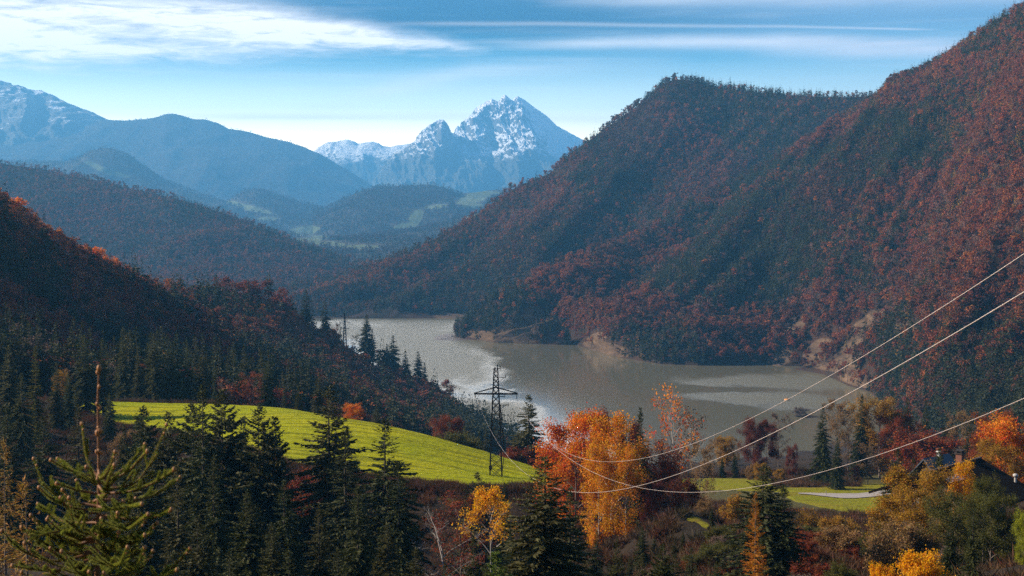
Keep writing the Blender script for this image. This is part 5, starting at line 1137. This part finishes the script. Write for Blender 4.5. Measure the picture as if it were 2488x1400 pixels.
# ------------------------------------------------------------------ cables
def cable(A_, B_, sag, r, label, n=160, ext=1.0, group='power cables'):
    t = np.linspace(0, ext, n)[:, None]; A_ = np.array(A_, float); B_ = np.array(B_, float)
    P = A_ + (B_ - A_) * t; P[:, 2] -= (sag * 4 * t * (1 - t))[:, 0]
    b = B(); b.tube(P, np.interp(t[:, 0], [0, .35, 1], [r * .4, r * .8, r]), 6); o = link('power_cable', b.me('power_cable', [M['cable']], True)); return tag(o, label, 'cable', group)
cable(un(1250, 962, 318), (20.673, 40.006, 182.869), 12.516, .019, ext=1.04, label='highest bright cable sagging from the right tip of the pylon crossarm')
cable(un(1203, 899, 318), (30.663, 85.32, 167.973), 14.617, .021, ext=1.2, label='lowest bright cable hanging from the pylon top to the right edge')
cable(un(1157, 966, 318), (16.668, 41.499, 178.389), 13.304, .019, ext=1.06, label='middle bright cable sagging from the left tip of the pylon crossarm')
for sx_, lb in ((-1, 'faint cable running from the left crossarm tip back to the far pylon'), (1, 'faint cable running from the right crossarm tip back to the far pylon')):
    cable((PB[0] + sx_ * 4.7, 318, PBZ + za - 1.4), (FB[0] + sx_ * 4.0, 1150, fz + Hf * .68 - 1), 16, .006, lb, group='faint cables to the far pylon')

# ------------------------------------------------------------------ house at the right
hc = un(2383, 1113, 182) - np.array([4.95, 4.95, 0]); hy = float(hc[1]); hz = gz1(hc[0], hy) - .2
house = thing('house', 'dark roofed alpine house half hidden behind the autumn trees at right', 'house', (hc[0], hy, hz), R(-45))
ridge = un(2383, 1113, 182)[2] - hz; eav = ridge - 2.3
b = B(); b.box((0, 0, eav / 2 - .2), (8.6, 11, eav)); link('wall', b.me('wall', [M['wood']]), house)
b = B()
V = [(-4.3, -5.5, eav - .3), (4.3, -5.5, eav - .3), (0, -5.5, ridge - .3), (-4.3, 5.5, eav - .3), (4.3, 5.5, eav - .3), (0, 5.5, ridge - .3)]
b.add(np.array(V[:3] + [V[2]]), [(0, 1, 2, 3)]); b.add(np.array(V[3:] + [V[5]]), [(1, 0, 2, 3)]); link('gable', b.me('gable', [M['wood']]), house)
b = B()
for s in (-1, 1):
    x0, z0, x1, z1 = 0, ridge, s * 8.0, ridge - 3.5; nrm = np.array([3.5 * s, 0, 8.0]); nrm /= np.linalg.norm(nrm)
    q = [np.array(p, float) for p in ((x0, -7, z0), (x0, 7, z0), (x1, 7, z1), (x1, -7, z1))]; q2 = [p - nrm * .28 for p in q]
    b.add(np.array(q + q2), [(0, 1, 2, 3) if s < 0 else (3, 2, 1, 0), (4, 5, 6, 7) if s > 0 else (7, 6, 5, 4), (0, 4, 7, 3), (1, 5, 6, 2), (2, 6, 7, 3)])
roof = link('roof', b.me('roof', [M['roof_dark']]), house)
b = B(); b.beam((0, -7.1, ridge + .05), (0, 7.1, ridge + .05), .3, .2); link('ridge_cap', b.me('ridge_cap', [M['wood']]), roof)
sl = 3.5 / 8.0
b = B(); 
for s0, s1 in ((1.6, 2.6),):
    q = np.array([(s0, -5.6, ridge - s0 * sl + .12), (s1, -5.6, ridge - s1 * sl + .12), (s1, -.6, ridge - s1 * sl + .12), (s0, -.6, ridge - s0 * sl + .12)]); b.add(np.concatenate([q, q - [0, 0, .1]]), [(0, 1, 2, 3), (7, 6, 5, 4), (0, 4, 5, 1), (1, 5, 6, 2), (2, 6, 7, 3), (3, 7, 4, 0)])
link('skylight', b.me('skylight', [M['glass']]), roof)
b = B(); b.box((-.9, 3.2, ridge - .1), (.8, .8, 2.0)); ch = link('chimney', b.me('chimney', [M['brick']]), house)
b = B(); b.box((-.9, 3.2, ridge + .98), (1.05, 1.05, .14)); b.box((-.9, 3.2, ridge + 1.35), (.9, .9, .1))
for s in (-.4, .4): b.box((-.9 + s * .8, 3.2, ridge + 1.17), (.1, .8, .24))
link('chimney_cap', b.me('chimney_cap', [M['steel']]), ch)
xv = 5.2; zv = ridge - xv * sl
b = B(); b.tube([(xv, 6.0, zv - .2), (xv, 6.0, zv + .6)], .16, 12); vt = link('vent_pipe', b.me('vent_pipe', [M['white']], True), house)
b = B(); tt = np.linspace(0, pi, 9); b.tube(np.stack([0 * tt + xv, 0 * tt + 6.0, zv + .6 + .25 - .25 * np.cos(tt)], 1), .32 * np.sin(tt) + .02, 14); link('cowl', b.me('cowl', [M['white']], True), vt)
for i, (y_, z_) in enumerate(((-3, eav - 1.6), (0, eav - 1.6), (3, eav - 1.6))):
    b = B(); b.box((4.32, y_, z_), (.08, 1.2, 1.3)); wf = link('window', b.me('window', [M['wood']]), house)
    b = B(); b.box((4.37, y_, z_), (.04, 1.0, 1.1)); link('pane', b.me('pane', [M['glass']]), wf)
for x_ in (-2.2, 0, 2.2):
    b = B(); b.box((x_, -5.52, eav - 1.6), (1.2, .08, 1.3)); wf = link('window', b.me('window', [M['wood']]), house)
    b = B(); b.box((x_, -5.57, eav - 1.6), (1.0, .04, 1.1)); link('pane', b.me('pane', [M['glass']]), wf)
# lower house behind with a tin roof
h2 = un(2275, 1125, 210); h2z = gz1(h2[0], 210) - .2
shed = thing('house', 'low building with blue grey tin roof behind the small spruce', 'house', (h2[0], 210, h2z), R(-50), (.7, .7, 1))
rt = un(2275, 1108, 210)[2] - h2z; ev = rt - 2.3
b = B(); b.box((0, 0, ev / 2), (6, 8, ev)); b.add(np.array([(-3, -4, ev), (3, -4, ev), (0, -4, rt - .2), (0, -4, rt - .2)]), [(0, 1, 2, 3)]); b.add(np.array([(-3, 4, ev), (3, 4, ev), (0, 4, rt - .2), (0, 4, rt - .2)]), [(1, 0, 2, 3)]); link('wall', b.me('wall', [M['wood']]), shed)
b = B()
for s in (-1, 1):
    q = [np.array(p, float) for p in ((0, -4.8, rt), (0, 4.8, rt), (s * 3.9, 4.8, rt - 2.3 * 1.3), (s * 3.9, -4.8, rt - 2.3 * 1.3))]; q2 = [p - np.array([s * .1, 0, .16]) for p in q]
    b.add(np.array(q + q2), [(0, 1, 2, 3) if s < 0 else (3, 2, 1, 0), (4, 5, 6, 7) if s > 0 else (7, 6, 5, 4), (0, 4, 7, 3), (1, 5, 6, 2), (2, 6, 7, 3)])
rf = link('roof', b.me('roof', [M['roof_tin']]), shed)
b = B(); b.box((.2, .5, rt + .2), (.5, .5, .8)); b.box((.2, .5, rt + .64), (.8, .8, .12)); link('chimney', b.me('chimney', [M['plaster']]), rf)

# ------------------------------------------------------------------ small things
q = un(2007, 1212, 388); b = B(); b.box((0, 0, .6), (.16, .16, 1.2)); b.box((0, 0, 1.22), (.13, .13, .06)); mk = link('marker_post', b.me('marker_post', [M['white']])); mk.location = (q[0], 388, gz1(q[0], 388) + .25)
tag(mk, 'small white marker post at the edge of the pale road', 'post')
b = B(); b.box((0, -.085, .95), (.12, .02, .2)); link('reflector', b.me('reflector', [M['steel']]), mk)
fe = thing('wire_fence', 'low wire fence with thin posts along the upper edge of the meadow', 'fence', tuple(un(270, 985, 405)))
xs = np.linspace(un(255, 985, 405)[0], un(420, 985, 403)[0], 8); zf = [gz1(x_, 404) for x_ in xs]; o0 = np.array(fe.location)
for x_, z_ in zip(xs, zf):
    b = B(); b.box((0, 0, .6), (.11, .11, 1.5)); p_ = link('post', b.me('post', [M['bark_grey']]), fe); p_.location = Vector((x_, 404, z_)) - fe.location
b = B()
for hh in (.5, .9, 1.25): b.tube(np.stack([xs, xs * 0 + 404, np.array(zf) + hh], 1) - o0, .012, 4)
link('wire', b.me('wire', [M['steel']]), fe)
q = un(1912, 972, shoreY(1912, 972)); b = B(); b.tube([(0, 0, -.4), (0, 0, .5), (0, 0, 1.0), (0, 0, 1.1)], [2.6, 2.6, 1.2, .1], 16); b.tube([(0, 0, .9), (0, 0, 2.4)], .12, 6)
fl = link('lake_float', b.me('lake_float', [M['orange_paint']], True)); fl.location = (q[0], q[1], .1); tag(fl, 'small orange float on the pale ruffled water', 'float')
q = un(1945, 1012, shoreY(1945, 1012))
tree('bush', (q[0], q[1], -1.5), 9, 1.3, 'greybrown', 'round grey brown bush standing in the shallow lake')
q = un(1932, 868, shoreY(1932, 884))
tree('bush', (q[0], q[1], .2), 14, .8, 'olive', 'round pale green tree on the far rocky shore')
for px, py, Y, h_, lb in ((1774, 187, 3080, 34, 'tall lone spruce breaking the skyline of the round topped mountain'),):
    t_ = un(px, py, Y); tree('spruce_mid', (t_[0], Y, t_[2] - h_), h_, 1.2, None, lb)

# ------------------------------------------------------------------ the young spruce close to the camera
SY = 7.0
def P7(px, py, dy=0.0): return un(px, py, SY + dy)
base = P7(236, 1420); gzs = gz1(base[0], SY)
sap = thing('young_spruce', 'blurred young spruce close to the camera with one tall bare leader shoot', 'spruce', (base[0], SY, gzs))
O7 = np.array([base[0], SY, gzs])
M['needle'] = leaf('close_spruce_needles', [(.19, .21, .03), (.19, .21, .03)], .45, 1.1)
M['shoot'] = plain('red_brown_shoot', (.17, .065, .018), .7, var=.35, scale=20)
M['bud'] = plain('brown_bud', (.30, .12, .03), .6, var=.3, scale=40)
def needles(P, seed, dens, ln=.017, wd=.0016, up=.35, start=.0):
    """thin needles set all round a shoot"""
    r = np.random.default_rng(seed); P = np.asarray(P); seg = np.linalg.norm(np.diff(P, axis=0), axis=1); cl = np.concatenate([[0], np.cumsum(seg)])
    n = int(cl[-1] * dens); s = r.uniform(start, 1, n) * cl[-1]
    p = np.stack([np.interp(s, cl, P[:, c]) for c in range(3)], 1); T = np.gradient(P, axis=0); T /= np.linalg.norm(T, axis=1)[:, None]
    t = np.stack([np.interp(s, cl, T[:, c]) for c in range(3)], 1); q = r.normal(size=(n, 3)); q[:, 2] += up; q -= (q * t).sum(1)[:, None] * t; q /= np.linalg.norm(q, axis=1)[:, None]
    d = q * .8 + t * r.uniform(.35, .75, (n, 1)); d /= np.linalg.norm(d, axis=1)[:, None]; w = np.cross(d, t); w /= np.linalg.norm(w, axis=1)[:, None] + 1e-9
    L = (ln * r.uniform(.75, 1.15, n))[:, None]
    return np.stack([p - w * wd, p + w * wd, p + d * L], 1).reshape(-1, 3)
# trunk and leader follow the photograph
tr = [P7(236, 1600), P7(236, 1420), P7(237, 1300), P7(241, 1200), P7(240, 1120), P7(239, 1040), P7(238, 960), P7(241, 893)]
tr = [O7 - [0, 0, .1]] + [np.array(p) for p in tr]; tr = np.array(tr) - O7
b = B(); b.tube(tr, [.022, .017, .014, .012, .010, .0075, .006, .0055, .0045], 8); link('trunk', b.me('trunk', [M['shoot']], True), sap)
ND = []
ND.append(needles(tr[3:7], 1, 900, .013)); 
b = B()
for j, (px, py) in enumerate([(241, 895), (237, 905), (241, 940), (236, 982), (243, 990), (239, 1040), (237, 1052), (243, 1046), (240, 1096), (246, 1100), (235, 1098)]):
    c = P7(px, py, -.01) - O7; tt = np.linspace(0, pi, 6); rr = .012 if j in (0, 6, 7) else .008
    b.tube(c + np.stack([tt * 0, tt * 0, -rr * 1.5 * np.cos(tt)], 1), rr * np.sin(tt) + .0005, 7)
link('bud', b.me('bud', [M['bud']], True), sap)
link('needles', mesh('leader_needles', ND[0], [np.arange(len(ND[0])).reshape(-1, 3)], [M['needle']]), sap)
# branches: (points in the photo, depth offset of the tip)
BR = [([(236, 1155), (215, 1130), (205, 1090), (199, 1030)], .1), ([(240, 1140), (243, 1165), (262, 1150), (280, 1098)], -.15), ([(241, 1165), (290, 1150), (330, 1110), (352, 1080)], .2),
      ([(241, 1175), (310, 1150), (345, 1110), (358, 1096)], -.1), ([(241, 1190), (330, 1180), (370, 1120), (405, 1032)], .15), ([(241, 1200), (330, 1195), (400, 1160), (423, 1140)], -.25),
      ([(241, 1215), (350, 1215), (400, 1190), (438, 1160)], .25), ([(240, 1250), (330, 1265), (390, 1255), (416, 1238)], -.2), ([(240, 1240), (300, 1235), (350, 1205), (385, 1198)], .3),
      ([(236, 1160), (190, 1150), (150, 1135), (124, 1118)], -.2), ([(236, 1170), (200, 1165), (165, 1130), (140, 1115)], .25), ([(237, 1200), (180, 1190), (155, 1180), (138, 1175)], -.15),
      ([(237, 1230), (150, 1215), (105, 1180), (82, 1115)], .1), ([(237, 1240), (170, 1235), (120, 1210), (95, 1185)], -.3), ([(237, 1270), (150, 1270), (115, 1240), (92, 1225)], .3),
      ([(237, 1310), (160, 1330), (110, 1300), (83, 1262)], .1), ([(237, 1340), (130, 1370), (50, 1340), (5, 1290)], -.2), ([(237, 1300), (140, 1290), (100, 1300), (60, 1320)], -.35),
      ([(237, 1350), (150, 1390), (90, 1385), (30, 1375)], -.45), ([(238, 1400), (330, 1440), (420, 1380), (462, 1332)], -.15), ([(238, 1440), (330, 1450), (400, 1400), (430, 1385)], -.4),
      ([(240, 1290), (300, 1310), (340, 1310), (352, 1300)], -.4), ([(240, 1320), (300, 1350), (345, 1360), (350, 1352)], .3), ([(240, 1340), (290, 1370), (330, 1390), (352, 1330)], -.5), ([(238, 1380), (170, 1430), (110, 1440), (60, 1420)], -.5),
      ([(239, 1180), (255, 1200), (265, 1160), (278, 1130)], -.3), ([(239, 1150), (232, 1185), (222, 1140), (210, 1135)], -.35), ([(239, 1260), (225, 1300), (180, 1290), (168, 1210)], -.45), ([(239, 1300), (290, 1280), (310, 1290), (360, 1250)], -.5),
      ([(239, 1230), (270, 1240), (320, 1230), (345, 1225)], -.5), ([(239, 1360), (210, 1400), (190, 1395), (150, 1340)], -.55), ([(239, 1330), (250, 1370), (290, 1380), (310, 1330)], -.6)]
rb = np.random.default_rng(404)
for i in range(46):
    y0 = rb.uniform(1190, 1520); ln_ = np.interp(y0, [1190, 1400, 1520], [90, 205, 250]) * rb.uniform(.7, 1.1); a_ = rb.uniform(0, 2 * pi); cx_, dy_ = cos(a_) * ln_, sin(a_) * ln_ / FPX * SY
    BR.append(([(238, y0), (238 + cx_ * .35, y0 + 8), (238 + cx_ * .7, y0 - 8), (238 + cx_, y0 - 40 - 18 * rb.random())], dy_))
for i, (pts_, dy) in enumerate(BR):
    m = len(pts_); c = np.array([P7(p, q, dy * k / (m - 1)) for k, (p, q) in enumerate(pts_)]) - O7
    t = np.linspace(0, 1, 14); d = np.linspace(0, 1, m); a_ = np.array([np.interp(t, d, c[:, k]) for k in range(3)]).T
    for _ in range(2): a_[1:-1] = (a_[:-2] + 2 * a_[1:-1] + a_[2:]) / 4
    b = B(); b.tube(a_, np.linspace(.007, .0032, 14), 6); br_ = link('branch', b.me('branch', [M['shoot']], True), sap)
    N_ = [needles(a_[2:], 10 + i, 3600, .014, .0018)]
    r = np.random.default_rng(300 + i); ln = np.linalg.norm(a_[-1] - a_[0])
    side = B(); has = False
    for k in range(int(ln * 12) + (2 if pts_[0][1] > 1190 else 0)):                   # side twigs
        tt = r.uniform(.2, .75); q = np.array([np.interp(tt, t, a_[:, c_]) for c_ in range(3)]); dv = a_[-1] - a_[4]; dv /= np.linalg.norm(dv)
        d2 = dv * .75 + np.cross(dv, [0, 0, 1]) * r.choice([-1, 1]) * .7 + r.normal(0, .15, 3); d2 /= np.linalg.norm(d2); l2 = ln * r.uniform(.18, .42) * (1.1 - tt)
        e = q + d2 * l2 + np.array([0, 0, .25 * l2]); pth = np.stack([q, (q + e) / 2 - [0, 0, .03 * l2], e]); pth = np.array([np.interp(np.linspace(0, 1, 6), [0, .5, 1], pth[:, c_]) for c_ in range(3)]).T
        side.tube(pth, .003, 5); has = True; N_.append(needles(pth, 900 + i * 20 + k, 3600, .013, .0018))
    if has: link('twig', side.me('twig', [M['shoot']], True), br_)
    N_ = np.concatenate(N_); link('needles', mesh('branch_needles', N_, [np.arange(len(N_)).reshape(-1, 3)], [M['needle']]), br_)
    b = B(); tt = np.linspace(0, pi, 6)
    for q_, rr in ((a_[-1], .009), (a_[-2] + [.006, -.006, 0], .006)): b.tube(q_ + np.stack([tt * 0, tt * 0, -rr * 1.3 * np.cos(tt)], 1), rr * np.sin(tt) + .0005, 6)
    link('bud', b.me('bud', [M['bud']], True), br_)

# ------------------------------------------------------------------ haze: one even box of air
b = B(); b.box((0, 10900, 800), (31000, 22400, 1640)); hm = bpy.data.materials.new('valley_haze'); hm.use_nodes = True; nt = hm.node_tree
nt.nodes.remove(nt.nodes['Principled BSDF']); pv = nt.nodes.new('ShaderNodeVolumePrincipled'); pv.inputs['Color'].default_value = (.15, .53, 1, 1); pv.inputs['Density'].default_value = 6.3e-5; pv.inputs['Anisotropy'].default_value = .15
nt.links.new(pv.outputs[0], nt.nodes['Material Output'].inputs['Volume'])
hz_ = link('haze', b.me('haze', [hm])); tag(hz_, None, None, None, 'stuff')
